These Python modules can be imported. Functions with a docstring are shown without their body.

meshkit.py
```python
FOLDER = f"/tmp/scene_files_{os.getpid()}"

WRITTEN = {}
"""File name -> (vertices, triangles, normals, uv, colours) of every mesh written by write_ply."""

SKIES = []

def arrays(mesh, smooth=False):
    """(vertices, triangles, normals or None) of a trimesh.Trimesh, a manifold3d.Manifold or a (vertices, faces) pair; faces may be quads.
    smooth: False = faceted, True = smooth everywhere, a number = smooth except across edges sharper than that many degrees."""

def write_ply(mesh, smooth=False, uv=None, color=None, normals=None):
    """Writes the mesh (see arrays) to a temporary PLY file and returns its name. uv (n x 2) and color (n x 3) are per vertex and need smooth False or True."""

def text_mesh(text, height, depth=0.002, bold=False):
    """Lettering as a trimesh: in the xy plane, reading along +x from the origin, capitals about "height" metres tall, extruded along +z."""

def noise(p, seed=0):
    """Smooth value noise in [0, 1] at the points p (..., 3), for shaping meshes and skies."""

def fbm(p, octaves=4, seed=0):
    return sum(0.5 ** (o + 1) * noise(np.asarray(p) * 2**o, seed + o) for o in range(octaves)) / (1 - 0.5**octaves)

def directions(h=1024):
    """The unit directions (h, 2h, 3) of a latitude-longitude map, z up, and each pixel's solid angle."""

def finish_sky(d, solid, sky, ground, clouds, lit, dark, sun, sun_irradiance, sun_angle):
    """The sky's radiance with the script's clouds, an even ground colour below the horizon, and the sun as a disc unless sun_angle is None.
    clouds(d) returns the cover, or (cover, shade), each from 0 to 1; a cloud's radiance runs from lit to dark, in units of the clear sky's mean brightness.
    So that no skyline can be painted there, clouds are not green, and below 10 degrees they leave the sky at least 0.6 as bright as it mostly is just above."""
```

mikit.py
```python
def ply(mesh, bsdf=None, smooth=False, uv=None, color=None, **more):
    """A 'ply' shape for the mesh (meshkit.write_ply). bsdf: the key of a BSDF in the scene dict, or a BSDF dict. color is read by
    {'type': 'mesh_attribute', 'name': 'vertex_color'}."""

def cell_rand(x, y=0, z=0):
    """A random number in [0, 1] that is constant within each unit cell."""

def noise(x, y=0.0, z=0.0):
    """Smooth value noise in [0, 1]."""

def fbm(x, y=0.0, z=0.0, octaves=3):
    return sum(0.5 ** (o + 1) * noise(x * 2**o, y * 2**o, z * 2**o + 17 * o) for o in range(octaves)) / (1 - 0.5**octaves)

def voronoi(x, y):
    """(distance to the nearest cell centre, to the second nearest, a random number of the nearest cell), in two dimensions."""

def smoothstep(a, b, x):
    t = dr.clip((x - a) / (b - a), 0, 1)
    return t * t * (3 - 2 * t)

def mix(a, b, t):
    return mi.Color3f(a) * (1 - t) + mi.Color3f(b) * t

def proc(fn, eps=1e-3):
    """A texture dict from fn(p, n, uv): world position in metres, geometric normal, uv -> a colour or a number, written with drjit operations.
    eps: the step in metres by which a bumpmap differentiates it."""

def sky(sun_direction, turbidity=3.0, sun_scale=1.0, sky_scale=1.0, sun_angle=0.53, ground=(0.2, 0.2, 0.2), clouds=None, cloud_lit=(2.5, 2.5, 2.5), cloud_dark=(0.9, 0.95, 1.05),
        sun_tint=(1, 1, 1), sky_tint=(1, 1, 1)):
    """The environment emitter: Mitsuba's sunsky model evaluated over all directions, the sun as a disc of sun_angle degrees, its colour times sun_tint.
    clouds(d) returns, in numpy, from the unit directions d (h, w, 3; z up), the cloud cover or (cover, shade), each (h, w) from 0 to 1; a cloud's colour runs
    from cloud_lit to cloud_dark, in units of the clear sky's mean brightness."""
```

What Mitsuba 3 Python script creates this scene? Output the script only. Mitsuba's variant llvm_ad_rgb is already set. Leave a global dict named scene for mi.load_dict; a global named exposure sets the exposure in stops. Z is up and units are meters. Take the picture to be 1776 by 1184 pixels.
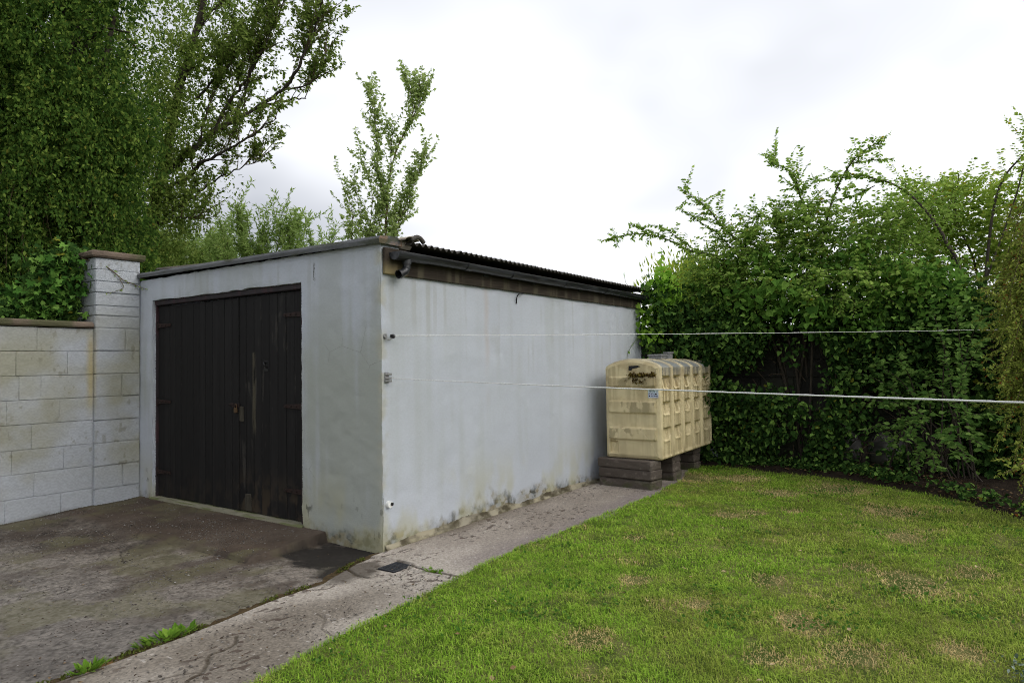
import math
import numpy as np
import drjit as dr
import mitsuba as mi
import trimesh
import shapely.geometry as sg
import mikit
import meshkit
from mikit import noise, fbm, voronoi, smoothstep, mix, cell_rand

# ------------------------------------------------------------------ camera, sky, exposure
scene, labels = {}, {}
CAM = np.array([3.9234, -3.8487, 1.4651])
AIM = np.array([-0.56824, 0.82221, 0.03291])
UP = np.array([0.03148, -0.01824, 0.99934])
scene['camera'] = {'type': 'perspective', 'fov': 74.05, 'fov_axis': 'x', 'near_clip': 0.05, 'far_clip': 3000.0,
                   'to_world': mi.ScalarTransform4f().look_at(origin=CAM.tolist(), target=(CAM + AIM).tolist(), up=UP.tolist())}


def overcast(d):
    q = d[..., :2] / (d[..., 2:] + 0.35)
    p = np.concatenate([q, np.zeros_like(q[..., :1])], -1)
    n = meshkit.fbm(p * 1.15 + [3.1, 7.7, 0.5], 5, 3)
    m = meshkit.fbm(p * 0.55 + [9.3, 1.2, 2.0], 3, 11)
    s = 0.55 * n + 0.45 * m
    return np.ones(d.shape[:2]), np.clip((s - 0.40) / 0.24, 0, 1)


scene['sky'] = mikit.sky([0.80, 0.12, 0.60], turbidity=3, sun_scale=0.30, sun_angle=45, sun_tint=(0.80, 0.95, 1.25), clouds=overcast, cloud_lit=(2.62, 2.67, 2.78), cloud_dark=(1.20, 1.27, 1.42),
                         ground=(0.12, 0.13, 0.08))
exposure = 2.46

# ------------------------------------------------------------------ helpers


def T():
    return mi.ScalarTransform4f()


def numbered(key):
    if key not in scene and key not in labels and not any(k.startswith(key + '__') for k in scene):
        return key
    i = 1
    while True:
        k = f'{key}_{i:03d}'
        if k not in scene and k not in labels and not any(x.startswith(k + '__') for x in scene):
            return k
        i += 1


COUNT = {}


def part_key(key):
    """fast numbering for parts with many copies"""
    n = COUNT.get(key, 0)
    COUNT[key] = n + 1
    return key if n == 0 else f'{key}_{n:03d}'


def add(key, mesh, bsdf, smooth=False, uv=None, to_world=None):
    key = part_key(key)
    s = mikit.ply(mesh, bsdf, smooth=smooth, uv=uv)
    if to_world is not None:
        s['to_world'] = to_world
    scene[key] = s
    return key


def tag(key, label, cat=None, group=None, kind=None):
    d = {'label': label}
    if cat:
        d['category'] = cat
    if group:
        d['group'] = group
    if kind:
        d['kind'] = kind
    labels[key] = d


def nrm(a):
    a = np.asarray(a, float)
    return a / (np.linalg.norm(a, axis=-1, keepdims=True) + 1e-12)


class MB:
    """gathers vertices and triangles of one mesh"""

    def __init__(s):
        s.v, s.f, s.u, s.n = [], [], [], 0

    def put(s, v, f, uv=None):
        v, f = np.asarray(v, float), np.asarray(f, int)
        if f.shape[1] == 4:
            f = np.vstack([f[:, [0, 1, 2]], f[:, [0, 2, 3]]])
        s.v.append(v)
        s.f.append(f + s.n)
        s.u.append(np.zeros((len(v), 2)) if uv is None else np.asarray(uv, float))
        s.n += len(v)
        return s

    def mesh(s):
        return np.vstack(s.v), np.vstack(s.f)

    def uv(s):
        return np.vstack(s.u)

    def add(s, key, bsdf, smooth=False, uv=False):
        return add(key, s.mesh(), bsdf, smooth, s.uv() if uv else None)


def tm(m):
    return np.array(m.vertices), np.array(m.faces)


def smoothline(pts, n=6):
    """Catmull-Rom through the points"""
    p = np.asarray(pts, float)
    if len(p) < 3:
        t = np.linspace(0, 1, n + 1)[:, None]
        return p[0] * (1 - t) + p[-1] * t
    q = np.vstack([2 * p[0] - p[1], p, 2 * p[-1] - p[-2]])
    out = []
    for i in range(len(p) - 1):
        a, b, c, d = q[i], q[i + 1], q[i + 2], q[i + 3]
        t = np.linspace(0, 1, n, endpoint=False)[:, None]
        out.append(0.5 * (2 * b + (c - a) * t + (2 * a - 5 * b + 4 * c - d) * t ** 2 + (3 * b - a - 3 * c + d) * t ** 3))
    return np.vstack(out + [p[-1:]])


def tube(points, radii, sides=6, cap=True):
    p = np.asarray(points, float)
    t = nrm(np.gradient(p, axis=0))
    ref = np.where(np.abs(t[:, 2:]) < 0.9, [0, 0, 1.0], [1.0, 0, 0])
    ref = np.broadcast_to(ref[len(ref) // 2], t.shape) if np.abs((t * ref[len(ref) // 2]).sum(1)).max() < 0.97 else ref
    a = nrm(np.cross(t, ref))
    b = np.cross(t, a)
    ang = np.arange(sides) * 2 * np.pi / sides
    r = np.broadcast_to(radii, (len(p),))
    v = p[:, None] + r[:, None, None] * (np.cos(ang)[None, :, None] * a[:, None] + np.sin(ang)[None, :, None] * b[:, None])
    i, j = np.meshgrid(np.arange(len(p) - 1), np.arange(sides), indexing='ij')
    q = np.stack([i * sides + j, i * sides + (j + 1) % sides, (i + 1) * sides + (j + 1) % sides, (i + 1) * sides + j], -1).reshape(-1, 4)
    f = np.vstack([q[:, [0, 2, 1]], q[:, [0, 3, 2]]])
    v = v.reshape(-1, 3)
    if cap:
        n0 = len(v)
        v = np.vstack([v, p[:1], p[-1:]])
        k = np.arange(sides)
        e = (len(p) - 1) * sides
        f = np.vstack([f, np.stack([np.full(sides, n0), k, (k + 1) % sides], 1), np.stack([np.full(sides, n0 + 1), e + (k + 1) % sides, e + k], 1)])
    return v, f


def block(x0, x1, y0, y1, z0, z1, bevel=0.006, rng=None, jit=0.0):
    """bevelled box with slightly uneven corners, 44 triangles"""
    pts = []
    for x, sx in ((x0, 1), (x1, -1)):
        for y, sy in ((y0, 1), (y1, -1)):
            for z, sz in ((z0, 1), (z1, -1)):
                c = np.array([x, y, z], float)
                if rng is not None and jit:
                    c = c + rng.uniform(-jit, jit, 3)
                b = bevel * (rng.uniform(0.6, 1.5) if rng is not None else 1)
                pts += [c + [0, sy * b, sz * b], c + [sx * b, 0, sz * b], c + [sx * b, sy * b, 0]]
    h = trimesh.convex.convex_hull(np.array(pts))
    return tm(h)


def sheet(nu, nv, fn):
    """grid mesh: fn(u, v) -> points; u, v from 0 to 1"""
    u, v = np.meshgrid(np.linspace(0, 1, nu), np.linspace(0, 1, nv), indexing='ij')
    p = fn(u, v).reshape(-1, 3)
    i, j = np.meshgrid(np.arange(nu - 1), np.arange(nv - 1), indexing='ij')
    q = np.stack([i * nv + j, (i + 1) * nv + j, (i + 1) * nv + j + 1, i * nv + j + 1], -1).reshape(-1, 4)
    return p, np.vstack([q[:, [0, 1, 2]], q[:, [0, 2, 3]]])


def wall_grid(us, zs, mask, place, back, jit=0.004, amp=0.003, seed=0):
    """a rendered wall face on a fine grid, uneven surface and edges, with its open edges returned to 'back' behind the face.
    place(u, z, depth) -> world points, depth measured into the wall."""
    nu, nz = len(us), len(zs)
    U, Z = np.meshgrid(us, zs, indexing='ij')
    cells = mask(0.5 * (U[:-1, :-1] + U[1:, 1:]), 0.5 * (Z[:-1, :-1] + Z[1:, 1:]))
    i, j = np.nonzero(cells)
    q = np.stack([i * nz + j, (i + 1) * nz + j, (i + 1) * nz + j + 1, i * nz + j + 1], -1)
    edges = np.vstack([q[:, [0, 1]], q[:, [1, 2]], q[:, [2, 3]], q[:, [3, 0]]])
    key = np.sort(edges, 1)
    _, inv, cnt = np.unique(key, axis=0, return_inverse=True, return_counts=True)
    open_ = edges[cnt[inv.ravel()] == 1]
    P = np.stack([U, Z, U * 0], -1).reshape(-1, 3)
    dep = -(meshkit.fbm(P * 5, 3, seed) - 0.5) * 2 * amp - (meshkit.noise(P * 45, seed + 5) - 0.5) * amp * 0.5
    on = np.unique(open_)
    u, z = U.ravel().copy(), Z.ravel().copy()
    u[on] += (meshkit.fbm(P[on] * 9, 3, seed + 8) - 0.5) * 2 * jit
    z[on] += (meshkit.fbm(P[on] * 9 + 50, 3, seed + 9) - 0.5) * 2 * jit
    dep[on] += np.abs(meshkit.noise(P[on] * 20, seed + 3)) * jit * 0.8
    front = place(u, z, dep)
    rear = place(u[on], z[on], np.full(len(on), back))
    idx = np.zeros(nu * nz, int)
    idx[on] = np.arange(len(on)) + nu * nz
    a, b = open_[:, 0], open_[:, 1]
    sk = np.stack([a, idx[a], idx[b], b], 1)
    v, f = np.vstack([front, rear]), np.vstack([q, sk])
    m = trimesh.Trimesh(v, np.vstack([f[:, [0, 1, 2]], f[:, [0, 2, 3]]]), process=False)
    m.remove_unreferenced_vertices()
    return tm(m)


# ------------------------------------------------------------------ materials


def C(*c):
    return mi.Color3f(*c)


def rgb(*c):
    return {'type': 'rgb', 'value': list(c)}


def mat(key, color, rough=0.8, bump=None, bump_scale=1.0, eps=0.002, spec=0.3, **more):
    b = {'type': 'principled', 'base_color': color if isinstance(color, dict) else rgb(*color), 'roughness': rough, 'specular': spec, **more}
    if bump is not None:
        b = {'type': 'bumpmap', 'arbitrary': mikit.proc(bump, eps=eps), 'scale': bump_scale, 'bsdf': b}
    scene[key] = {'type': 'twosided', 'bsdf': b}
    return key


LEAF_GAIN = 1.6


def leafmat(key, dark, mid, light, odd=None, odd_at=0.975, trans=0.9, rough=0.45, young=(0.5, 1.0)):
    dark, mid, light = (tuple(LEAF_GAIN * x for x in c) for c in (dark, mid, light))

    def f(p, n, uv):
        t = uv.x
        c = mix(mix(dark, mid, smoothstep(0.0, young[0], t)), light, smoothstep(young[0], young[1], t))
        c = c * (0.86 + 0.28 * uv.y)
        if odd is not None:
            c = dr.select(t > odd_at, C(*odd), c)
        return c
    scene[key] = {'type': 'principledthin', 'base_color': mikit.proc(f), 'roughness': rough, 'diff_trans': trans, 'eta': 1.45}
    return key


def c_garage(p, n, uv):
    side = smoothstep(0.4, 0.6, dr.abs(n.x))
    u = mix3(p.x, p.y, side)
    white = mix((0.385, 0.410, 0.452), (0.455, 0.482, 0.525), fbm(u * 1.3, p.z * 0.9, side * 9.0, 4))
    # algae in soft upright streaks, stronger on the front
    streak = fbm(u * 7.0, p.z * 0.55, side * 5.0, 4)
    patch = fbm(u * 1.6 + 4.0, p.z * 0.8, side * 7.0 + 2.0, 4)
    front_lo = smoothstep(2.25, 1.3, p.z) * (1 - side)
    a = smoothstep(0.42, 0.68, 0.5 * streak + 0.5 * patch + 0.12 * front_lo) * (0.26 + 0.10 * (1 - side) + 0.42 * front_lo)
    c = mix(white, (0.265, 0.28, 0.205), a * 0.8)
    # thin streaks from the eaves
    thin = smoothstep(0.64, 0.78, noise(u * 23.0, p.z * 0.5, 3.0)) * smoothstep(0.5, 0.75, fbm(u * 3.0, p.z * 2.0, 8.0, 3)) * smoothstep(0.6, 2.2, p.z)
    c = mix(c, (0.30, 0.30, 0.27), thin * 0.35)
    rust = smoothstep(0.06, 0.0, dr.abs(p.y - 1.42 + 0.03 * noise(p.z * 5.0, 2.0, 1.0))) * side * smoothstep(1.2, 2.2, p.z + 0.5 * noise(p.z * 7.0, 1.0, 1.0))
    c = mix(c, (0.40, 0.30, 0.22), rust * 0.30)
    # corner of the two walls: worn, dirty render
    corner = smoothstep(0.10, 0.0, dr.abs(p.y) + dr.abs(p.x) + 0.06 * (fbm(p.z * 14.0, p.x * 20.0, p.y * 20.0, 3) - 0.3))
    c = mix(c, (0.36, 0.35, 0.28), corner * smoothstep(0.35, 0.6, fbm(p.z * 9.0, u * 9.0, 1.0, 3)) * 0.75)
    # fine speckle of the dash
    c = c * (0.93 + 0.14 * noise(p.x * 160.0, p.y * 160.0, p.z * 160.0))
    # splash zone at the foot
    edge = fbm(u * 5.0, p.z * 3.0, 3.0 + side, 4)
    grow = side * (0.13 * smoothstep(0.25, 1.3, p.y) * smoothstep(3.3, 1.7, p.y)) + (1 - side) * 0.02
    h = 0.065 + grow * (edge * 2.2 - 0.62) + 0.10 * smoothstep(0.5, 0.0, dr.abs(p.y) + dr.abs(p.x)) * edge
    foot = smoothstep(h + 0.09, h - 0.05, p.z + 0.12 * (fbm(u * 24.0, p.z * 14.0, 1.0, 3) - 0.5))
    dirt = mix((0.20, 0.17, 0.10), (0.045, 0.045, 0.03), smoothstep(0.40, 0.62, fbm(u * 11.0, p.z * 16.0, 5.0, 4)))
    c = mix(c, dirt, foot * (0.45 + 0.5 * smoothstep(0.35, 0.6, fbm(u * 16.0, p.z * 22.0, 4.0, 4))))
    soft = smoothstep(0.75, 0.1, p.z) * smoothstep(0.45, 0.7, fbm(u * 4.0, p.z * 2.0, 6.0, 4))
    c = mix(c, (0.36, 0.34, 0.19), soft * 0.5)
    black = smoothstep(0.70, 0.80, noise(u * 42.0, p.z * 16.0, 9.0)) * smoothstep(0.5, 0.15, p.z) * smoothstep(0.45, 0.6, fbm(u * 4.0, p.z * 3.0, 2.0, 3)) * (1 - side)
    c = mix(c, (0.05, 0.05, 0.04), black * 0.8)
    lk = smoothstep(0.018, 0.004, dr.abs(p.x + 0.80 + 0.03 * (fbm(p.z * 14.0, 1.0, 5.0, 3) - 0.5))) * smoothstep(2.17, 2.22, p.z) * smoothstep(2.38, 2.33, p.z) * (1 - side)
    c = mix(c, (0.06, 0.055, 0.045), lk * smoothstep(0.35, 0.5, fbm(p.z * 30.0, p.x * 60.0, 2.0, 3)) * 0.9)
    # cracked patches of paint
    v1, v2, _ = voronoi(u * 3.1 + 0.4, p.z * 3.1 + 0.2)
    crack = smoothstep(0.018, 0.0, v2 - v1) * smoothstep(0.62, 0.72, fbm(u * 1.9, p.z * 1.9, 12.0, 3))
    return mix(c, (0.12, 0.11, 0.09), crack * 0.5 * (1 - side))


def mix3(a, b, t):
    return a * (1 - t) + b * t


def b_render(p, n, uv):
    s = noise(p.x * 90.0, p.y * 90.0, p.z * 90.0) * 0.6 + noise(p.x * 220.0, p.y * 220.0, p.z * 220.0) * 0.4
    return s * 0.0022 + fbm(p.x * 9.0, p.y * 9.0, p.z * 9.0, 4) * 0.011


mat('m_render', mikit.proc(c_garage), 0.9, b_render, spec=0.15)


def c_blocks(p, n, uv):
    s = fbm(p.y * 2.2, p.z * 2.2, p.x * 2.2 + 3.0, 4)
    c = mix((0.30, 0.32, 0.345), (0.385, 0.405, 0.43), s)
    g = smoothstep(0.27, 0.60, fbm(p.y * 1.9 + 1.0, p.z * 2.4, uv.x * 0.12 + 4.0, 4)) * smoothstep(2.3, 1.55, p.z) * smoothstep(0.05, 0.7, p.z)
    c = mix(c, (0.235, 0.225, 0.140), g * 0.72)
    st = smoothstep(0.07, 0.0, dr.abs(p.y + 0.50)) * smoothstep(1.95, 1.7, p.z) * smoothstep(0.9, 1.3, p.z)
    c = mix(c, (0.33, 0.27, 0.11), st * 0.7)
    c = c * (0.88 + 0.24 * noise(p.x * 70.0, p.y * 70.0, p.z * 70.0)) * (0.96 + 0.08 * uv.x)
    foot = smoothstep(0.10, 0.01, p.z + 0.05 * noise(p.y * 12.0, 1.0, 1.0))
    c = mix(c, (0.10, 0.09, 0.06), foot * 0.8)
    sp = smoothstep(0.58, 0.70, fbm(p.y * 24.0, p.z * 17.0, p.x * 24.0, 4)) * smoothstep(0.48, 0.66, fbm(p.y * 3.0, p.z * 3.0, 7.0, 3))
    return mix(c, (0.15, 0.14, 0.10), sp * 0.5)


def b_blocks(p, n, uv):
    return fbm(p.x * 22.0, p.y * 22.0, p.z * 22.0, 4) * 0.007 + noise(p.x * 110.0, p.y * 110.0, p.z * 110.0) * 0.0012


mat('m_block', mikit.proc(c_blocks), 0.9, b_blocks, spec=0.15)


def c_coping(p, n, uv):
    s = fbm(p.x * 7.0, p.y * 7.0, p.z * 7.0, 4)
    c = mix((0.075, 0.058, 0.045), (0.20, 0.155, 0.120), s)
    return mix(c, (0.06, 0.07, 0.03), smoothstep(0.55, 0.7, fbm(p.x * 4.0, p.y * 4.0, 5.0, 3)) * 0.7)


mat('m_coping', mikit.proc(c_coping), 0.95, b_blocks, spec=0.1)


def c_parapet(p, n, uv):
    s = fbm(p.x * 6.0, p.y * 6.0, p.z * 9.0, 4)
    c = mix((0.065, 0.067, 0.07), (0.16, 0.165, 0.17), s)
    c = mix(c, (0.20, 0.14, 0.10), smoothstep(0.5, 0.7, dr.abs(n.x)) * smoothstep(0.3, 0.6, fbm(p.y * 14.0, p.z * 14.0, 1.0, 3)))
    return mix(c, (0.05, 0.055, 0.03), smoothstep(0.55, 0.66, fbm(p.x * 3.0, p.y * 8.0, p.z * 14.0 + 3.0, 4)) * 0.7)


mat('m_parapet', mikit.proc(c_parapet), 0.95, b_blocks, spec=0.1)


def c_door(p, n, uv):
    r = uv.x
    grain = fbm(p.x * 90.0 + r * 30.0, p.z * 2.2, r * 17.0, 4)
    c = mix((0.006, 0.0055, 0.0055), (0.016, 0.015, 0.0145), grain) * (0.85 + 0.3 * r)
    right = smoothstep(-2.1, -1.9, p.x)
    wear = smoothstep(0.56, 0.74, fbm(p.x * 26.0, p.z * 3.0, r * 9.0 + 2.0, 4)) * smoothstep(0.50, 0.62, fbm(p.x * 5.0, p.z * 4.0, 3.0, 3)) * right
    c = mix(c, (0.060, 0.055, 0.046), wear * 0.5)
    foot = smoothstep(0.62, 0.12, p.z) * smoothstep(0.42, 0.62, fbm(p.x * 11.0, p.z * 7.0, r * 5.0, 4)) * (0.25 + 0.75 * right)
    c = mix(c, (0.065, 0.047, 0.028), foot * 0.55)
    streak = smoothstep(0.036, 0.012, dr.abs(p.x + 1.755 + 0.012 * noise(p.z * 9.0, 4.0, 1.0))) * smoothstep(0.78, 0.95, p.z) * smoothstep(1.62, 1.60, p.z)
    streak = streak * smoothstep(0.25, 0.5, fbm(p.x * 60.0, p.z * 5.0, 2.0, 3))
    c = mix(c, (0.085, 0.075, 0.050), streak * 0.7)
    return c


def b_door(p, n, uv):
    return fbm(p.x * 120.0, p.z * 3.0, uv.x * 9.0, 3) * 0.0025


mat('m_door', mikit.proc(c_door), 0.75, b_door, spec=0.2)
mat('m_plate', mikit.proc(lambda p, n, uv: mix((0.022, 0.019, 0.014), (0.065, 0.057, 0.041), fbm(p.x * 60.0, p.z * 9.0, 1.0, 3))), 0.8)
mat('m_frame', mikit.proc(lambda p, n, uv: mix(mix((0.012, 0.010, 0.011), (0.034, 0.025, 0.028), fbm(p.x * 30.0, p.y * 30.0, p.z * 3.0, 4)), (0.050, 0.022, 0.026), smoothstep(0.55, 0.7, fbm(p.x * 20.0, p.z * 2.5, 4.0, 3)) * 0.7)), 0.65)
mat('m_rust', mikit.proc(lambda p, n, uv: mix((0.009, 0.007, 0.006), (0.030, 0.014, 0.011), fbm(p.x * 40.0, p.y * 40.0, p.z * 40.0, 4))), 0.75)
mat('m_brass', (0.10, 0.06, 0.03), 0.6, metallic=0.4)


def c_fascia(p, n, uv):
    g = fbm(p.y * 3.0 + uv.x * 20.0, p.z * 60.0, 1.0, 4)
    c = mix((0.018, 0.014, 0.011), (0.058, 0.046, 0.035), g)
    st = smoothstep(0.5, 0.72, fbm(p.y * 16.0, p.z * 1.6, 4.0, 4)) * smoothstep(2.40, 2.22, p.z)
    c = mix(c, (0.10, 0.088, 0.058), st * 0.7)
    c = mix(c, (0.27, 0.22, 0.11), smoothstep(2.36, 2.21, p.z + 0.05 * noise(p.y * 20.0, 2.0, 1.0)) * smoothstep(0.30, 0.22, p.y) * 0.7)
    return c


mat('m_fascia', mikit.proc(c_fascia), 0.85, spec=0.15)
mat('m_gutter', mikit.proc(lambda p, n, uv: mix((0.009, 0.009, 0.010), (0.028, 0.030, 0.034), smoothstep(0.35, 0.7, fbm(p.y * 5.0, p.z * 40.0, p.x * 40.0, 4)))), 0.42, spec=0.5)
mat('m_roof', mikit.proc(lambda p, n, uv: mix((0.040, 0.037, 0.033), (0.12, 0.108, 0.095), fbm(p.x * 5.0, p.y * 5.0, p.z * 5.0, 4))), 0.75, spec=0.2)
mat('m_pale', mikit.proc(lambda p, n, uv: mix((0.20, 0.17, 0.13), (0.42, 0.37, 0.31), fbm(p.x * 25.0, p.y * 25.0, p.z * 25.0, 4))), 0.9)
mat('m_white', (0.72, 0.72, 0.70), 0.5)
mat('m_black', (0.012, 0.012, 0.013), 0.4)
mat('m_steel', mikit.proc(lambda p, n, uv: mix((0.10, 0.10, 0.10), (0.34, 0.34, 0.33), fbm(p.x * 90.0, p.y * 90.0, p.z * 90.0, 3))), 0.5, metallic=0.3)
mat('m_dark_iron', mikit.proc(lambda p, n, uv: mix((0.012, 0.013, 0.016), (0.035, 0.037, 0.042), fbm(p.x * 50.0, p.y * 50.0, 1.0, 3))), 0.5)


def c_tank(p, n, uv):
    rib = uv.x
    v = uv.y
    beige = mix((0.59, 0.495, 0.285), (0.67, 0.575, 0.35), fbm(p.x * 3.0, p.y * 3.0, p.z * 3.0, 3))
    st = fbm(p.y * 26.0 + p.x * 26.0, p.z * 1.8, 2.0, 4)
    side = smoothstep(0.5, 0.8, n.x)
    dirt = smoothstep(0.34, 0.62, st) * (0.40 + 0.60 * smoothstep(0.75, 1.45, p.z)) * (0.5 + 0.5 * side) * (1 - 0.75 * rib)
    c = mix(beige, (0.185, 0.14, 0.062), dr.clip(dirt + 0.22 * side * (1 - rib), 0, 1) * 0.85)
    blot = smoothstep(0.42, 0.66, fbm(p.x * 9.0, p.y * 9.0, p.z * 9.0, 5)) * (0.35 + 0.65 * smoothstep(0.9, 1.3, p.z))
    c = mix(c, (0.30, 0.215, 0.10), blot * 0.45)
    band = smoothstep(0.46, 0.62, fbm(p.x * 14.0, p.z * 9.0, 4.0, 4)) * v * smoothstep(0.75, 0.9, -n.y)
    c = mix(c, (0.23, 0.19, 0.10), band * 0.6)
    top = smoothstep(0.25, 0.75, n.z) * smoothstep(1.3, 1.42, p.z)
    up = smoothstep(1.20, 1.42, p.z + 0.12 * (st - 0.5)) * side
    grime = mix((0.10, 0.115, 0.12), (0.22, 0.225, 0.21), fbm(p.x * 8.0, p.y * 8.0, 4.0, 3))
    c = mix(c, grime, dr.maximum(top, up * 0.75) * (1 - 0.65 * rib))
    return c


mat('m_tank', mikit.proc(c_tank), 0.55, lambda p, n, uv: noise(p.x * 60.0, p.y * 60.0, p.z * 60.0) * 0.001 + fbm(p.x * 6.0, p.y * 6.0, p.z * 6.0, 2) * 0.004, spec=0.3)


def c_slab(p, n, uv):
    s = fbm(p.x * 9.0 + uv.x * 9.0, p.y * 9.0, p.z * 14.0, 4)
    c = mix((0.045, 0.036, 0.030), (0.15, 0.125, 0.105), s)
    c = mix(c, (0.22, 0.19, 0.165), smoothstep(0.56, 0.72, fbm(p.x * 16.0, p.y * 16.0, p.z * 26.0, 4)) * 0.45)
    return mix(c, (0.075, 0.085, 0.035), smoothstep(0.16, 0.02, p.z) * smoothstep(0.4, 0.6, fbm(p.x * 8.0, p.y * 8.0, p.z * 8.0, 3)) * 0.7)


mat('m_slab', mikit.proc(c_slab), 0.95, lambda p, n, uv: fbm(p.x * 30.0, p.y * 30.0, p.z * 30.0, 4) * 0.012, spec=0.1)


def c_drive(p, n, uv):
    big = fbm(p.x * 1.1, p.y * 1.1, 2.0, 4)
    c = mix((0.040, 0.031, 0.024), (0.150, 0.130, 0.110), smoothstep(0.30, 0.66, 0.6 * big + 0.4 * fbm(p.x * 5.0, p.y * 5.0, 12.0, 4)))
    near = smoothstep(-1.0, -2.2, p.y)
    c = mix(c, (0.120, 0.110, 0.100), near * 0.65)
    sp = noise(p.x * 75.0, p.y * 75.0, 1.0) * 0.55 + noise(p.x * 34.0, p.y * 34.0, 3.0) * 0.45
    c = c * (0.30 + 1.35 * sp)
    dark = smoothstep(0.50, 0.64, fbm(p.x * 5.0 + 3.0, p.y * 3.0, 7.0, 4))
    c = mix(c, (0.05, 0.037, 0.028), dark * 0.6 * (1 - 0.6 * near))
    apron = smoothstep(-0.86, -0.70, p.y + 0.06 * noise(p.x * 6.0, p.y * 6.0, 3.0)) * smoothstep(-0.55, -0.65, p.x)
    a = mix((0.034, 0.024, 0.017), (0.080, 0.058, 0.042), fbm(p.x * 4.0, p.y * 7.0, 3.0, 4))
    c = mix(c, a, apron * 0.8)
    c = mix(c, (0.11, 0.105, 0.05), smoothstep(0.48, 0.66, fbm(p.x * 2.4, p.y * 2.4, 11.0, 4)) * 0.4)
    # wet, blackened ground under the broken gutter outlet
    dx, dy = p.x + 0.16, p.y + 0.20
    w = dr.sqrt(dr.square(dx * 0.75 + dy * 0.35) + dr.square(dy * 1.15 - dx * 0.2)) + 0.62 * (fbm(p.x * 6.5, p.y * 6.5, 5.0, 6) - 0.5)
    w2 = dr.sqrt(dr.square((p.x - 0.10) * 1.8) + dr.square((p.y + 0.50) * 1.3)) + 0.2 * (fbm(p.x * 7.0, p.y * 7.0, 6.0, 4) - 0.5)
    wet = dr.maximum(smoothstep(0.50, 0.34, w), smoothstep(0.38, 0.24, w2)) * smoothstep(-0.70, -0.64, p.x)
    c = mix(c, (0.010, 0.0085, 0.007), wet * 0.93)
    c = mix(c, (0.022, 0.018, 0.013), smoothstep(0.014, 0.004, uv.x + 0.008 * noise(p.x * 40.0, p.y * 40.0, 1.0)) * smoothstep(0.30, 0.5, fbm(p.x * 3.0, p.y * 3.0, 21.0, 3)) * 0.85)
    wall = smoothstep(0.16, 0.0, p.x + 3.74 + 0.10 * noise(p.y * 7.0, 1.0, 2.0))
    return mix(c, (0.03, 0.026, 0.018), wall * 0.8)


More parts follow.
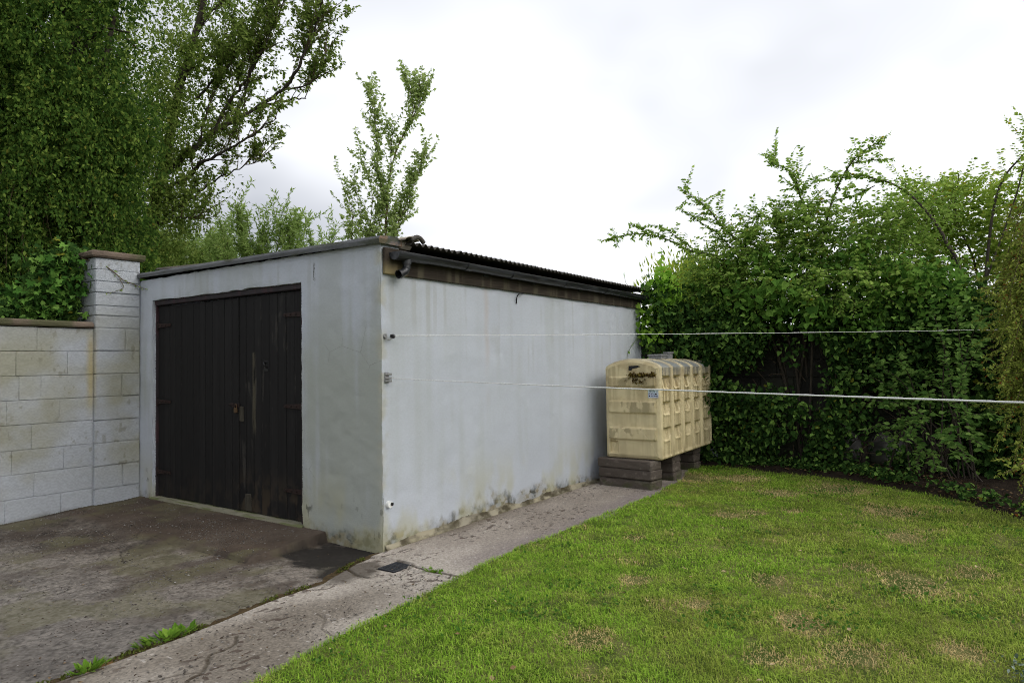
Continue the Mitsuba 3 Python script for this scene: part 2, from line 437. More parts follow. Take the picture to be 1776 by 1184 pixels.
def b_drive(p, n, uv):
    return noise(p.x * 65.0, p.y * 65.0, 2.0) * 0.010 + noise(p.x * 150.0, p.y * 150.0, 4.0) * 0.004


mat('m_drive', mikit.proc(c_drive), 0.8, b_drive, spec=0.3)


def c_path(p, n, uv):
    big = fbm(p.x * 1.6, p.y * 1.2, 6.0, 4)
    c = mix((0.160, 0.138, 0.113), (0.310, 0.278, 0.240), smoothstep(0.28, 0.70, big))
    far = smoothstep(-0.2, 0.3, p.y)
    c = mix(c, (0.25, 0.215, 0.19), far * 0.4)
    c = mix(c, (0.17, 0.145, 0.135), far * smoothstep(0.62, 0.86, p.x + 0.25 * (fbm(p.x * 5.0, p.y * 3.0, 2.0, 4) - 0.5)) * 0.75)
    c = c * (0.72 + 0.56 * noise(p.x * 95.0, p.y * 95.0, 1.0))
    d = noise(p.x * 38.0, p.y * 26.0, 6.0)
    spots = smoothstep(0.70, 0.80, d) * smoothstep(0.42, 0.62, fbm(p.x * 3.4, p.y * 2.6, 9.0, 4))
    c = mix(c, (0.05, 0.035, 0.028), spots * 0.75)
    white = smoothstep(0.90, 0.95, noise(p.x * 31.0, p.y * 31.0, 13.0))
    c = mix(c, (0.40, 0.37, 0.34), white * 0.6)
    moss = smoothstep(0.22, 0.0, p.x - 0.02 + 0.1 * noise(p.y * 5.0, 1.0, 3.0)) * smoothstep(0.0, 0.4, p.y)
    c = mix(c, (0.075, 0.06, 0.035), moss * 0.6)
    wet = smoothstep(0.36, 0.20, dr.sqrt(dr.square((p.x - 0.16) * 1.5) + dr.square(p.y + 0.52)) + 0.2 * (fbm(p.x * 7.0, p.y * 7.0, 6.0, 4) - 0.5))
    c = mix(c, (0.06, 0.05, 0.04), wet * 0.8)
    gap = smoothstep(0.022, 0.004, uv.x)
    return mix(c, (0.05, 0.04, 0.028), gap * 0.9)


mat('m_path', mikit.proc(c_path), 0.9, lambda p, n, uv: noise(p.x * 80.0, p.y * 80.0, 2.0) * 0.004 + fbm(p.x * 14.0, p.y * 14.0, 2.0, 3) * 0.006, spec=0.15)
mat('m_soil', mikit.proc(lambda p, n, uv: mix((0.010, 0.0075, 0.006), (0.034, 0.025, 0.018), fbm(p.x * 14.0, p.y * 14.0, p.z * 14.0, 4))), 0.95,
    lambda p, n, uv: fbm(p.x * 30.0, p.y * 30.0, 1.0, 4) * 0.02, spec=0.1)
mat('m_moss_soil', mikit.proc(lambda p, n, uv: mix(mix((0.030, 0.022, 0.013), (0.085, 0.060, 0.030), fbm(p.x * 30.0, p.y * 30.0, 2.0, 4)), (0.24, 0.14, 0.055), smoothstep(0.50, 0.66, fbm(p.x * 3.0, p.y * 5.0, 2.0, 3)) * 0.7 * smoothstep(-1.1, -1.7, p.y))), 0.95,
    lambda p, n, uv: fbm(p.x * 40.0, p.y * 40.0, 1.0, 4) * 0.02, spec=0.1)
mat('m_field', mikit.proc(lambda p, n, uv: mix((0.035, 0.055, 0.015), (0.085, 0.10, 0.035), fbm(p.x * 0.6, p.y * 0.6, 1.0, 4))), 0.95)


def dryness(x, y, lib):
    """0 green to 1 straw, for the lawn: worn spots at their places plus a general unevenness. lib: 'np' or 'dr'"""
    sc = 0.68
    spots = ((1.96, 2.48, .16), (2.13, 2.72, .13), (2.41, 2.97, .12), (3.37, 2.46, .20), (3.54, 1.13, .22), (3.40, 1.30, .14), (3.10, 0.06, .15), (3.02, 0.16, .12),
             (3.02, -.42, .12), (3.37, -.20, .17), (3.80, .15, .14), (3.84, 1.65, .16), (3.18, 1.39, .12), (1.55, 1.29, .10), (2.51, .07, .10), (2.08, 3.81, .22), (.98, 4.3, .35),
             (1.5, 4.55, .3), (2.6, 4.4, .35), (3.2, 3.4, .3), (2.75, 0.75, .14), (2.2, -.7, .16), (3.3, -1.2, .2), (2.0, 0.3, .13))
    s = 0
    for a, b, r in spots:
        d2 = ((x - a) ** 2 + ((y - b) * 0.9) ** 2) / (r * r * sc * sc)
        s = s + (np.exp(-d2) if lib == 'np' else dr.exp(-d2))
    return s


def c_grass(p, n, uv):
    t = uv.x
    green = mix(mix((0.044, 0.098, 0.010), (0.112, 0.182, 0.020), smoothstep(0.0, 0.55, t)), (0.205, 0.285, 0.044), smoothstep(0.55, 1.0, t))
    d = dryness(p.x, p.y, 'dr')
    f = fbm(p.x * 1.4 + 2.0, p.y * 1.4, 3.0, 4)
    g = fbm(p.x * 5.0, p.y * 5.0, 8.0, 4)
    yel = smoothstep(0.40, 0.66, 0.6 * f + 0.4 * g + 0.05 * (p.x - 2.2))
    c = mix(green, mix((0.10, 0.105, 0.022), (0.20, 0.20, 0.05), t), yel * 0.5)
    straw = dr.clip(d * 1.5 + 0.30 * smoothstep(0.64, 0.74, g) * smoothstep(0.35, 0.6, f), 0, 1)
    pick = smoothstep(-0.12, 0.12, straw - cell_rand(t * 977.0, 3, 1))
    c = mix(c, mix((0.20, 0.145, 0.070), (0.36, 0.275, 0.145), t), pick * 0.9)
    dark = smoothstep(0.56, 0.70, fbm(p.x * 3.2 + 7.0, p.y * 3.2, 1.0, 4))
    c = c * (1.0 - 0.18 * dark)
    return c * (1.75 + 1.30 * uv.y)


scene['m_grass'] = {'type': 'principledthin', 'base_color': mikit.proc(c_grass), 'roughness': 0.6, 'diff_trans': 0.7, 'eta': 1.4}
leafmat('m_birch_leaf', (0.020, 0.045, 0.010), (0.052, 0.098, 0.018), (0.145, 0.205, 0.040), (0.26, 0.26, 0.05), 0.99, young=(0.6, 1.0))
leafmat('m_poplar_leaf', (0.065, 0.105, 0.020), (0.130, 0.185, 0.040), (0.23, 0.285, 0.075), trans=1.15)
leafmat('m_willow_leaf', (0.15, 0.22, 0.06), (0.22, 0.30, 0.09), (0.32, 0.40, 0.15), trans=1.1)
leafmat('m_sapling_leaf', (0.16, 0.22, 0.07), (0.24, 0.31, 0.10), (0.36, 0.43, 0.18), trans=1.1)
leafmat('m_ivy_leaf', (0.010, 0.026, 0.007), (0.036, 0.076, 0.018), (0.14, 0.24, 0.05), (0.20, 0.21, 0.03), 0.992, trans=0.5, rough=0.34, young=(0.66, 1.0))  # mostly dark leaf tones: the hedge's deep shade is put into the colour
leafmat('m_vine_leaf', (0.14, 0.27, 0.03), (0.22, 0.38, 0.05), (0.31, 0.48, 0.08), trans=1.15)
leafmat('m_elm_leaf', (0.09, 0.16, 0.028), (0.175, 0.27, 0.05), (0.29, 0.39, 0.10), (0.40, 0.36, 0.03), 0.99, trans=1.1)
leafmat('m_linden_leaf', (0.036, 0.085, 0.016), (0.085, 0.175, 0.030), (0.18, 0.30, 0.06), trans=1.0)
leafmat('m_hawthorn_leaf', (0.10, 0.160, 0.024), (0.185, 0.265, 0.040), (0.30, 0.38, 0.07), (0.42, 0.35, 0.03), 0.975, trans=1.0)
leafmat('m_coton_leaf', (0.075, 0.100, 0.018), (0.15, 0.185, 0.036), (0.25, 0.28, 0.06), (0.20, 0.075, 0.02), 0.95, trans=0.6)
leafmat('m_dogwood_leaf', (0.045, 0.095, 0.022), (0.085, 0.155, 0.036), (0.15, 0.235, 0.06), trans=0.9)
leafmat('m_conifer_leaf', (0.06, 0.11, 0.045), (0.10, 0.16, 0.07), (0.15, 0.21, 0.10))
leafmat('m_reed_leaf', (0.13, 0.20, 0.025), (0.22, 0.28, 0.04), (0.32, 0.36, 0.06))
leafmat('m_silver_leaf', (0.05, 0.075, 0.055), (0.10, 0.13, 0.10), (0.22, 0.26, 0.22), trans=0.4)
leafmat('m_weed_leaf', (0.05, 0.11, 0.012), (0.09, 0.17, 0.02), (0.15, 0.24, 0.035))
leafmat('m_litter_leaf', (0.018, 0.012, 0.008), (0.045, 0.028, 0.016), (0.13, 0.090, 0.05), trans=0.3, rough=0.8)
leafmat('m_joint_moss', (0.030, 0.030, 0.010), (0.065, 0.075, 0.018), (0.11, 0.14, 0.03))
leafmat('m_clover_leaf', (0.030, 0.075, 0.012), (0.055, 0.125, 0.02), (0.10, 0.18, 0.035))
leafmat('m_dry_leaf', (0.08, 0.05, 0.025), (0.17, 0.115, 0.06), (0.32, 0.25, 0.15), trans=0.3)
leafmat('m_tank_moss', (0.018, 0.012, 0.006), (0.05, 0.032, 0.010), (0.17, 0.13, 0.03), trans=0.3, rough=0.8)
mat('m_bark', mikit.proc(lambda p, n, uv: mix((0.025, 0.020, 0.016), (0.095, 0.080, 0.065), fbm(p.x * 20.0, p.y * 20.0, p.z * 6.0, 4))), 0.9, spec=0.1)
mat('m_twig', mikit.proc(lambda p, n, uv: mix((0.05, 0.035, 0.022), (0.15, 0.105, 0.065), fbm(p.x * 30.0, p.y * 30.0, p.z * 10.0, 3))), 0.8, spec=0.2)
mat('m_green_stem', (0.10, 0.14, 0.05), 0.7)


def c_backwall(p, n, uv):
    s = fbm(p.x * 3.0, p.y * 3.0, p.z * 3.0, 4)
    c = mix((0.018, 0.018, 0.016), (0.048, 0.046, 0.041), s)  # near-black base paints the deep shade behind the hedge into the concrete
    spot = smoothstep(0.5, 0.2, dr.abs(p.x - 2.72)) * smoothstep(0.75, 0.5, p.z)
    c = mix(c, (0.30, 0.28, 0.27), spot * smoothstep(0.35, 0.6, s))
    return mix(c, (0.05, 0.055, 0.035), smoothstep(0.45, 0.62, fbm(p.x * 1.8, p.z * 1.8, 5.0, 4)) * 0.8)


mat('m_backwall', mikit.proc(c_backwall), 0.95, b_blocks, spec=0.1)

# ------------------------------------------------------------------ ground
mat('m_lawn_base', mikit.proc(lambda p, n, uv: mix((0.05, 0.07, 0.014), (0.11, 0.11, 0.038), smoothstep(0.35, 0.7, fbm(p.x * 6.0, p.y * 6.0, 1.0, 4)))), 0.95,
    lambda p, n, uv: fbm(p.x * 40.0, p.y * 40.0, 1.0, 3) * 0.01, spec=0.1)
R_ = np.random.default_rng


def kind(key, k, label=None):
    labels[key] = {'kind': k}
    if label:
        labels[key]['label'] = label


add('ground', sheet(2, 2, lambda u, v: np.stack([-400 + 800 * u, -400 + 800 * v, u * 0 - 0.09], -1)), 'm_field')
kind('ground', 'structure', 'open ground beyond the garden')

CRACK = np.array([(0.40, -7.0), (0.31, -3.4), (0.26, -2.44), (0.243, -1.726), (0.171, -1.108), (0.175, -0.757), (0.085, -0.50), (0.02, -0.30), (-0.005, -0.10), (0.004, 0.0), (0.004, 7.0)])
LAWN = np.array([(1.35, -8.0), (1.20, -3.0), (1.112, -1.891), (1.032, -1.128), (0.957, -0.21), (0.893, 0.586), (0.90, 1.7), (0.932, 2.793), (0.95, 3.30), (0.90, 3.55), (0.86, 4.2), (0.62, 5.2), (0.5, 6.5)])


def at(line, y):
    return np.interp(y, line[:, 1], line[:, 0])


def sst(a, b, x):
    t = np.clip((x - a) / (b - a), 0, 1)
    return t * t * (3 - 2 * t)


def z_drive(x, y):
    P = np.stack([x, y, x * 0], -1)
    z = 0.012 * (meshkit.fbm(P * 1.2, 3, 4) - 0.5) + 0.004 * (meshkit.noise(P * 9, 2) - 0.5) - 0.004
    z = z + 0.045 * sst(-1.4, -0.4, y) * sst(-1.0, -2.6, x) + 0.02 * sst(-1.2, -3.2, x)
    e = 0.03 * (meshkit.fbm(P * 3, 3, 9) - 0.5)
    ap = sst(-0.75, -0.71, y + e) * sst(-0.655, -0.685, x + e * 0.7)
    za = 0.026 + 0.050 * np.clip((y + 0.72) / 0.72, 0, 1) + 0.004 * (meshkit.fbm(P * 4, 3, 6) - 0.5)
    z = z * (1 - ap) + np.maximum(za, z) * ap
    dip = np.exp(-(((x + 0.12) / 0.45) ** 2 + ((y + 0.22) / 0.35) ** 2))
    return z - 0.02 * dip * (1 - ap)


DCRACKS = [np.array(c) for c in ([(-3.7, -0.62), (-3.0, -0.70), (-2.3, -0.69), (-1.7, -0.78), (-1.1, -0.74), (-0.62, -0.75)], [(-2.3, -0.69), (-2.0, -1.05), (-1.5, -1.25), (-1.0, -1.20), (-0.5, -1.35), (0.15, -1.30)],
                                   [(-1.0, -1.20), (-0.85, -1.7), (-0.9, -2.3)])]


def drive_crack(x, y):
    d = np.full(x.shape, 9.0)
    wob = 0.05 * (meshkit.fbm(np.stack([x * 6, y * 6, x * 0], -1), 4, 13) - 0.5)
    for c in DCRACKS:
        for a, b in zip(c[:-1], c[1:]):
            ab = b - a
            t = np.clip(((x - a[0]) * ab[0] + (y - a[1]) * ab[1]) / (ab @ ab), 0, 1)
            d = np.minimum(d, np.hypot(x - a[0] - t * ab[0] + wob, y - a[1] - t * ab[1] + wob))
    return d


def drive(u, v):
    y = -6.0 + 6.06 * np.clip(v ** 0.8, 0, 1)
    xr = at(CRACK, y) - 0.002 + 0.022 * (meshkit.fbm(np.stack([y * 7, y * 0, y * 0], -1), 3, 3) - 0.5)
    x = -3.9 + (xr + 3.9) * u
    return np.stack([x, y, z_drive(x, y) - 0.012 * sst(0.985, 1.0, u) - 0.008 * sst(0.016, 0.004, drive_crack(x, y))], -1)


def drive_uv(nu, nv):
    u, v = np.meshgrid(np.linspace(0, 1, nu), np.linspace(0, 1, nv), indexing='ij')
    p = drive(u, v)
    return np.stack([np.clip(drive_crack(p[..., 0], p[..., 1]), 0, 1).ravel(), v.ravel()], -1)


add('driveway', sheet(330, 380, drive), 'm_drive', smooth=True, uv=drive_uv(330, 380))
kind('driveway', 'structure', 'stained concrete driveway in front of the garage doors')

CRACKS = [np.array(c) for c in (
    [(0.29, -0.135), (0.38, -0.150), (0.469, -0.172), (0.58, -0.200), (0.72, -0.205), (0.85, -0.195), (0.99, -0.19)],
    [(0.085, -0.45), (0.16, -0.475), (0.25, -0.515), (0.34, -0.51), (0.38, -0.505)],
    [(0.38, -0.505), (0.48, -0.43), (0.55, -0.37), (0.52, -0.28), (0.47, -0.20)],
    [(0.52, -1.62), (0.60, -1.68), (0.63, -1.777), (0.62, -1.84), (0.70, -1.90), (0.775, -1.974), (0.80, -2.06), (0.88, -2.10), (0.97, -2.25), (1.02, -2.5)],
    [(0.775, -1.974), (0.70, -2.05), (0.64, -2.20)],
    [(0.62, -1.15), (0.75, -1.20), (0.83, -1.30), (0.98, -1.33)])]


def crack_dist(x, y):
    d = np.full(x.shape, 9.0)
    wob = 0.012 * (meshkit.fbm(np.stack([x * 18, y * 18, x * 0], -1), 3, 3) - 0.5)
    for k, c in enumerate(CRACKS):
        for a, b in zip(c[:-1], c[1:]):
            ab = b - a
            t = np.clip(((x - a[0]) * ab[0] + (y - a[1]) * ab[1]) / (ab @ ab), 0, 1)
            e = np.hypot(x - a[0] - t * ab[0] + wob, y - a[1] - t * ab[1] + wob)
            d = np.minimum(d, e + (0.0, 0.002, 0.009, 0.004, 0.007, 0.008)[k])
    return d


def path_y(v):
    return np.interp(v, [0, 0.04, 0.90, 1.0], [-7.0, -3.0, 3.9, 6.3])


def path(u, v):
    y = path_y(v)
    xl = at(CRACK, y) + 0.006 + 0.018 * (meshkit.fbm(np.stack([y * 8, y * 0 + 3, y * 0], -1), 3, 7) - 0.5) * (y < 0)
    xr = at(LAWN, y) + 0.10
    x = xl + (xr - xl) * u
    P = np.stack([x, y, x * 0], -1)
    z = 0.010 * (meshkit.fbm(P * 2.0, 3, 14) - 0.5) + 0.004 * (meshkit.fbm(P * 12, 2, 12) - 0.5)
    z = z + 0.014 * sst(-0.215, -0.195, y + 0.02 * (x > 0.5) - 0.06 * (x < 0.40)) - 0.010 * sst(0.03, 0.0, u)
    z = z - 0.022 * sst(0.012, 0.004, crack_dist(x, y))
    hole = (np.abs(x - 0.36) < 0.088) & (np.abs(y + 0.235) < 0.098)
    return np.stack([x, y, z - 0.03 * hole], -1)


def path_uv(nu, nv):
    u, v = np.meshgrid(np.linspace(0, 1, nu), np.linspace(0, 1, nv), indexing='ij')
    p = path(u, v)
    return np.stack([np.clip(crack_dist(p[..., 0], p[..., 1]), 0, 1).ravel(), v.ravel()], -1)


add('path', sheet(110, 620, path), 'm_path', smooth=True, uv=path_uv(110, 620))
kind('path', 'structure', 'worn pinkish concrete path along the garage side wall')
add('crack_soil', sheet(6, 120, lambda u, v: np.stack([at(CRACK, -6.8 + 6.9 * v) - 0.06 + 0.13 * u, -6.8 + 6.9 * v, -0.010 - 0.004 * np.sin(v * 300 + u * 5) + u * 0], -1)), 'm_moss_soil', smooth=True)
kind('crack_soil', 'structure', 'brown moss and soil in the crack between driveway and path')


def z_lawn(x, y):
    P = np.stack([x, y, x * 0], -1)
    return 0.05 * (meshkit.fbm(P * 0.6, 3, 21) - 0.5) + 0.02 * (meshkit.fbm(P * 4, 3, 22) - 0.5) + 0.02


def bed_edge(x):
    """y of the lawn's far edge"""
    return np.interp(x, [0.4, 0.9, 1.3, 2.0, 2.6, 3.1, 3.6, 4.2, 5.0, 8.0], [5.55, 5.52, 5.50, 5.42, 5.32, 5.0, 4.55, 3.75, 2.6, -0.5])


def lawn(u, v):
    y = -7.0 + 12.9 * v
    xl = at(LAWN, y) - 0.004 + 0.03 * (meshkit.fbm(np.stack([y * 6, y * 0, y * 0], -1), 3, 31) - 0.5)
    x = xl + (8.0 - xl) * u ** 1.5
    return np.stack([x, y, z_lawn(x, y) - 0.03 * sst(0.02, 0, u)], -1)


add('lawn', sheet(120, 240, lawn), 'm_lawn_base', smooth=True)
kind('lawn', 'structure', 'soil under the lawn')


def bed(u, v):
    x = -0.2 + 8.6 * u
    y0 = bed_edge(x) - 0.25
    y = y0 + (6.2 - y0) * v
    P = np.stack([x, y, x * 0], -1)
    return np.stack([x, y, 0.00 + 0.08 * sst(0, 0.2, v) + 0.06 * (meshkit.fbm(P * 3, 4, 41) - 0.5)], -1)


add('planting_bed', sheet(160, 70, bed), 'm_soil', smooth=True)
kind('planting_bed', 'structure', 'dark bare soil under the hedge')

# grass blades of the lawn: one mass
rng = R_(5)


def grass_blades(n, x0, x1, y0, y1, wide, tall):
    x = rng.uniform(x0, x1, n)
    y = rng.uniform(y0, y1, n)
    P = np.stack([x, y, x * 0], -1)
    d = dryness(x, y, 'np') + 0.9 * sst(0.66, 0.78, meshkit.fbm(P * 5, 4, 55))
    wob = 0.05 * (meshkit.fbm(np.stack([y * 9, y * 0, y * 0], -1), 3, 61) - 0.5)
    edge = x - at(LAWN, y) + wob
    back = bed_edge(x) + 0.15 * (x > 3.2) - y + 0.6 * (meshkit.fbm(P * 3, 3, 71) - 0.5)
    keep = (edge > 0) & (back > 0) & (rng.random(n) > 0.30 * np.clip(d, 0, 1)) & (rng.random(n) < np.clip(0.15 + back * 1.1, 0, 1))
    # in the camera's view, with a margin
    w = np.stack([x, y], -1) - CAM[:2]
    ax = nrm(AIM[:2])
    dep = w @ ax
    lat = w @ np.array([ax[1], -ax[0]])
    keep &= (dep > 1.9) & (np.abs(lat) < dep * 0.80 + 0.8)
    x, y, d, edge = x[keep], y[keep], d[keep], edge[keep]
    n = len(x)
    lush = meshkit.fbm(np.stack([x, y, x * 0], -1) * 3.0, 3, 81)
    h = tall * (0.45 + 0.75 * rng.random(n)) * (0.65 + 0.8 * lush) * (1 - 0.55 * np.clip(d, 0, 1))
    a = rng.uniform(0, 2 * np.pi, n)
    lean = rng.uniform(0.15, 1.25, n)
    dirv = np.stack([np.cos(a), np.sin(a)], -1)
    w_ = wide * rng.uniform(0.6, 1.3, n)
    side = np.stack([-np.sin(a), np.cos(a)], -1)
    base = np.stack([x, y, z_lawn(x, y) - 0.006], -1)
    b3 = np.zeros((n, 5, 3))
    b3[:, 0, :2] = base[:, :2] + side * w_[:, None] * 0.5
    b3[:, 1, :2] = base[:, :2] - side * w_[:, None] * 0.5
    b3[:, 2, :2] = base[:, :2] + side * w_[:, None] * 0.42 + dirv * (h * lean * 0.35)[:, None]
    b3[:, 3, :2] = base[:, :2] - side * w_[:, None] * 0.42 + dirv * (h * lean * 0.35)[:, None]
    b3[:, 4, :2] = base[:, :2] + dirv * (h * lean)[:, None]
    b3[:, 0, 2] = b3[:, 1, 2] = base[:, 2]
    b3[:, 2, 2] = b3[:, 3, 2] = base[:, 2] + h * 0.62
    b3[:, 4, 2] = base[:, 2] + h * np.clip(1.12 - 0.45 * lean, 0.4, 1)
    f = (np.arange(n) * 5)[:, None, None] + np.array([[0, 1, 3], [0, 3, 2], [2, 3, 4]])[None]
    r = np.clip(0.5 * rng.random(n) + 0.5 * meshkit.noise(np.stack([x, y, x * 0], -1) * 30, 3), 0, 1)
    uv = np.zeros((n, 5, 2))
    uv[:, :, 0] = r[:, None]
    uv[:, 2:4, 1] = 0.7
    uv[:, 4, 1] = 1.0
    return b3.reshape(-1, 3), f.reshape(-1, 3), uv.reshape(-1, 2)


g = MB()
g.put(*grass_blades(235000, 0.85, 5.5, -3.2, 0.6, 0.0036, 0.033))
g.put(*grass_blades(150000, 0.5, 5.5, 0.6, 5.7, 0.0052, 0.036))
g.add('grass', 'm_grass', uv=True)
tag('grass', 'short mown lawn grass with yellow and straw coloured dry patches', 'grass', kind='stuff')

# ------------------------------------------------------------------ garage
G = 'garage'
XL, XR, ZT, ZB = -3.50, -0.985, 2.215, 0.06


def front_mask(u, z):
    return ~((u > XL) & (u < XR) & (z < ZT))


us = np.unique(np.round(np.r_[np.arange(-3.95, XL, 0.03), np.arange(XL, XR + 1e-6, 0.0335), np.arange(XR, -0.006, 0.03), -0.006], 4))
zs = np.unique(np.round(np.r_[np.arange(-0.06, ZT, 0.035), np.arange(ZT, 2.452, 0.03), 2.452], 4))
us = us[np.r_[True, np.diff(us) > 0.004]]
zs = zs[np.r_[True, np.diff(zs) > 0.004]]
us[np.argmin(abs(us - XL))], us[np.argmin(abs(us - XR))], zs[np.argmin(abs(zs - ZT))] = XL, XR, ZT
add(G + '__front_wall', wall_grid(us, zs, front_mask, lambda u, z, d: np.stack([u, d, z], -1), 0.215, jit=0.010, amp=0.003, seed=2), 'm_render', smooth=35)
ys = np.arange(0.004, 5.02, 0.03)
zz = np.arange(-0.06, 2.33, 0.03)
add(G + '__side_wall', wall_grid(ys, zz, lambda u, z: np.ones_like(u, bool), lambda y, z, d: np.stack([-d, y, z], -1), 0.21, jit=0.005, amp=0.006, seed=6), 'm_render', smooth=35)
add(G + '__rear_wall', block(-3.9, -0.22, 4.82, 5.0, -0.06, 2.5, 0.01), 'm_render')
add(G + '__far_side_wall', block(-3.95, -3.76, 0.22, 4.81, -0.06, 2.56, 0.01), 'm_render')
# flaky cement fillet at the foot of the side wall
rng = R_(11)


def fillet(u, v):
    y = 0.02 + 4.9 * v
    P = np.stack([y * 6, y * 0, y * 0], -1)
    h = 0.045 + 0.07 * meshkit.fbm(P * 0.6, 4, 3) * sst(4.2, 2.5, y)
    w = 0.018 + 0.035 * meshkit.fbm(P, 4, 5)
    Q = np.stack([y * 30, u * 4, u * 0], -1)
    x = 0.003 + w * u + 0.008 * (meshkit.fbm(Q, 3, 8) - 0.5) * (u > 0.05)
    z = h * (1 - u ** 0.7) - 0.012 + 0.008 * (meshkit.fbm(Q, 3, 9) - 0.5)
    return np.stack([x, y, z], -1)


def c_fillet(p, n, uv):
    s = fbm(p.y * 9.0, p.z * 18.0, 1.0, 4)
    c = mix((0.36, 0.32, 0.22), (0.26, 0.24, 0.19), fbm(p.y * 3.0, p.z * 4.0, 2.0, 3))
    c = mix(c, (0.07, 0.06, 0.038), smoothstep(0.30, 0.72, s))
    return mix(c, (0.12, 0.10, 0.05), smoothstep(0.02, 0.0, p.z) * 0.7)


mat('m_fillet', mikit.proc(c_fillet), 0.95, b_blocks, spec=0.1)
add(G + '__plinth', sheet(10, 420, fillet), 'm_fillet', smooth=True)
# parapet coping along the front
mb = MB()
xs = np.linspace(-3.76, 0.035, 90)
prof = np.array([(-0.045, 0.0), (-0.050, 0.030), (-0.035, 0.052), (0.10, 0.062), (0.205, 0.050), (0.215, 0.0)])


def coping(u, v):
    x = -3.76 + (0.035 + 3.76) * u
    k = v * (len(prof) - 1)
    yy, zz_ = np.interp(k, range(len(prof)), prof[:, 0]), np.interp(k, range(len(prof)), prof[:, 1])
    P = np.stack([x * 5, yy * 9, zz_ * 9], -1)
    rough = 0.016 * (meshkit.fbm(P, 4, 3) - 0.5)
    zb = 2.475 - 0.036 * (u)
    return np.stack([x, yy + rough, zb + zz_ * (1.0 + 0.15 * u) + rough * (zz_ > 0.01)], -1)


pv, pf = sheet(140, 26, coping)
mb.put(pv, pf)
for end in (0, 139):
    ring = pv[end * 26:(end + 1) * 26]
    mb.put(np.vstack([ring, ring.mean(0)]), [[i, i + 1, 26] if end else [i + 1, i, 26] for i in range(25)] + ([[25, 0, 26]] if end else [[0, 25, 26]]))
mb.add(G + '__coping', 'm_parapet', smooth=40)
labels[G + '__coping'] = {'label': 'grey weathered concrete coping along the garage front'}
rng = R_(3)
add(G + '__coping_end', block(-0.16, 0.030, 0.185, 0.345, 2.425, 2.505, 0.02, rng, 0.012), 'm_pale', smooth=30)

# roof: overlapping corrugated sheets
pitch = 0.0762
for k in range(8):
    y0 = 0.285 + k * 8 * pitch
    n = 8 * 9 + 1

    def corr(u, v, y0=y0, k=k):
        y = y0 - pitch * 0.5 + v * 9 * pitch
        x = 0.105 + 0.012 * ((k * 37) % 5 - 2) / 2 - u * 4.02
        z = 2.468 + u * 0.16 + 0.0135 * np.cos((y - 0.285) / pitch * 2 * np.pi) + 0.003 * (k % 2) + 0.003
        return np.stack([x, y, z], -1)
    pv, pf = sheet(4, n, corr)
    low = pv - [0, 0, 0.0035]
    m = MB().put(pv, pf).put(low, pf[:, ::-1])
    e = np.arange(n - 1)
    m.put(np.vstack([pv[:n], low[:n]]), np.stack([e, e + 1, e + 1 + n, e + n], 1))
    m.add(G + '__roof__sheet', 'm_roof', smooth=True)
labels[G + '__roof__sheet'] = {'label': 'dark corrugated roof sheet next to the front coping'}
# turned-up corner of the first sheet and the broken flashing piece
fl = [(0.115, 0.25 + 0.17 * math.sin(a) * 0.5, 2.485 + 0.035 * math.cos(a)) for a in np.linspace(-1.4, 1.3, 9)]
mb = MB()
p = np.array(fl)
q = p + [-0.5, 0, 0.01]
mb.put(np.vstack([p, q]), [[i, i + 1, i + 10, i + 9] for i in range(8)]).put(np.vstack([p, q]) - [0, 0, 0.006], [[i, i + 9, i + 10, i + 1] for i in range(8)])
mb.put(np.vstack([p, p - [0, 0, 0.006]]), [[i, i + 9, i + 10, i + 1] for i in range(8)])
mb.add(G + '__flashing', 'm_pale', smooth=30)
mb = MB()
mb.put(*tube(smoothline([(0.10, 0.245, 2.492), (0.108, 0.30, 2.522), (0.11, 0.345, 2.520), (0.10, 0.40, 2.492)], 5), 0.019, 8))
mb.put(*tube(smoothline([(-0.55, 0.245, 2.502), (0.108, 0.30, 2.522), ], 5), 0.016, 8))
mb.add(G + '__ridge_roll', 'm_roof', smooth=True)
# fascia boards
rng = R_(8)
add(G + '__fascia', block(0.004, 0.034, 0.015, 0.262, 2.200, 2.412, 0.004, rng, 0.002), 'm_fascia')
add(G + '__fascia', block(0.003, 0.029, 0.266, 4.975, 2.202, 2.410, 0.004, rng, 0.002), 'm_fascia')
labels[G + '__fascia'] = {'label': 'short pale end piece of the eaves board by the corner'}
labels[G + '__fascia_001'] = {'label': 'long dark weathered eaves board under the gutter'}


def gutter_arc(y0, y1, r, x=0.094, z=2.372, drop=0.0):
    a = np.linspace(np.pi, 2 * np.pi, 15)

    def fn(u, v):
        k = np.interp(u, np.linspace(0, 1, 15), a)
        y = y0 + (y1 - y0) * v
        return np.stack([x + r * np.cos(k), y, z + r * np.sin(k) - drop * v + 0.004 * np.sin(y * 2.1)], -1)
    m = MB().put(*sheet(15, max(2, int((y1 - y0) / 0.1)), fn))
    r2 = r - 0.003

    def fn2(u, v):
        k = np.interp(u, np.linspace(0, 1, 15), a)
        y = y0 + (y1 - y0) * v
        return np.stack([x + r2 * np.cos(k), y, z + r2 * np.sin(k) - drop * v + 0.004 * np.sin(y * 2.1) + 0.0005], -1)
    s = sheet(15, max(2, int((y1 - y0) / 0.1)), fn2)
    m.put(s[0], s[1][:, ::-1])
    for s_ in (-1, 1):
        m.put(*block(x + s_ * (r - 0.002) - 0.003, x + s_ * (r - 0.002) + 0.003, y0, y1, z - 0.004, z + 0.004, 0.001))
    return m


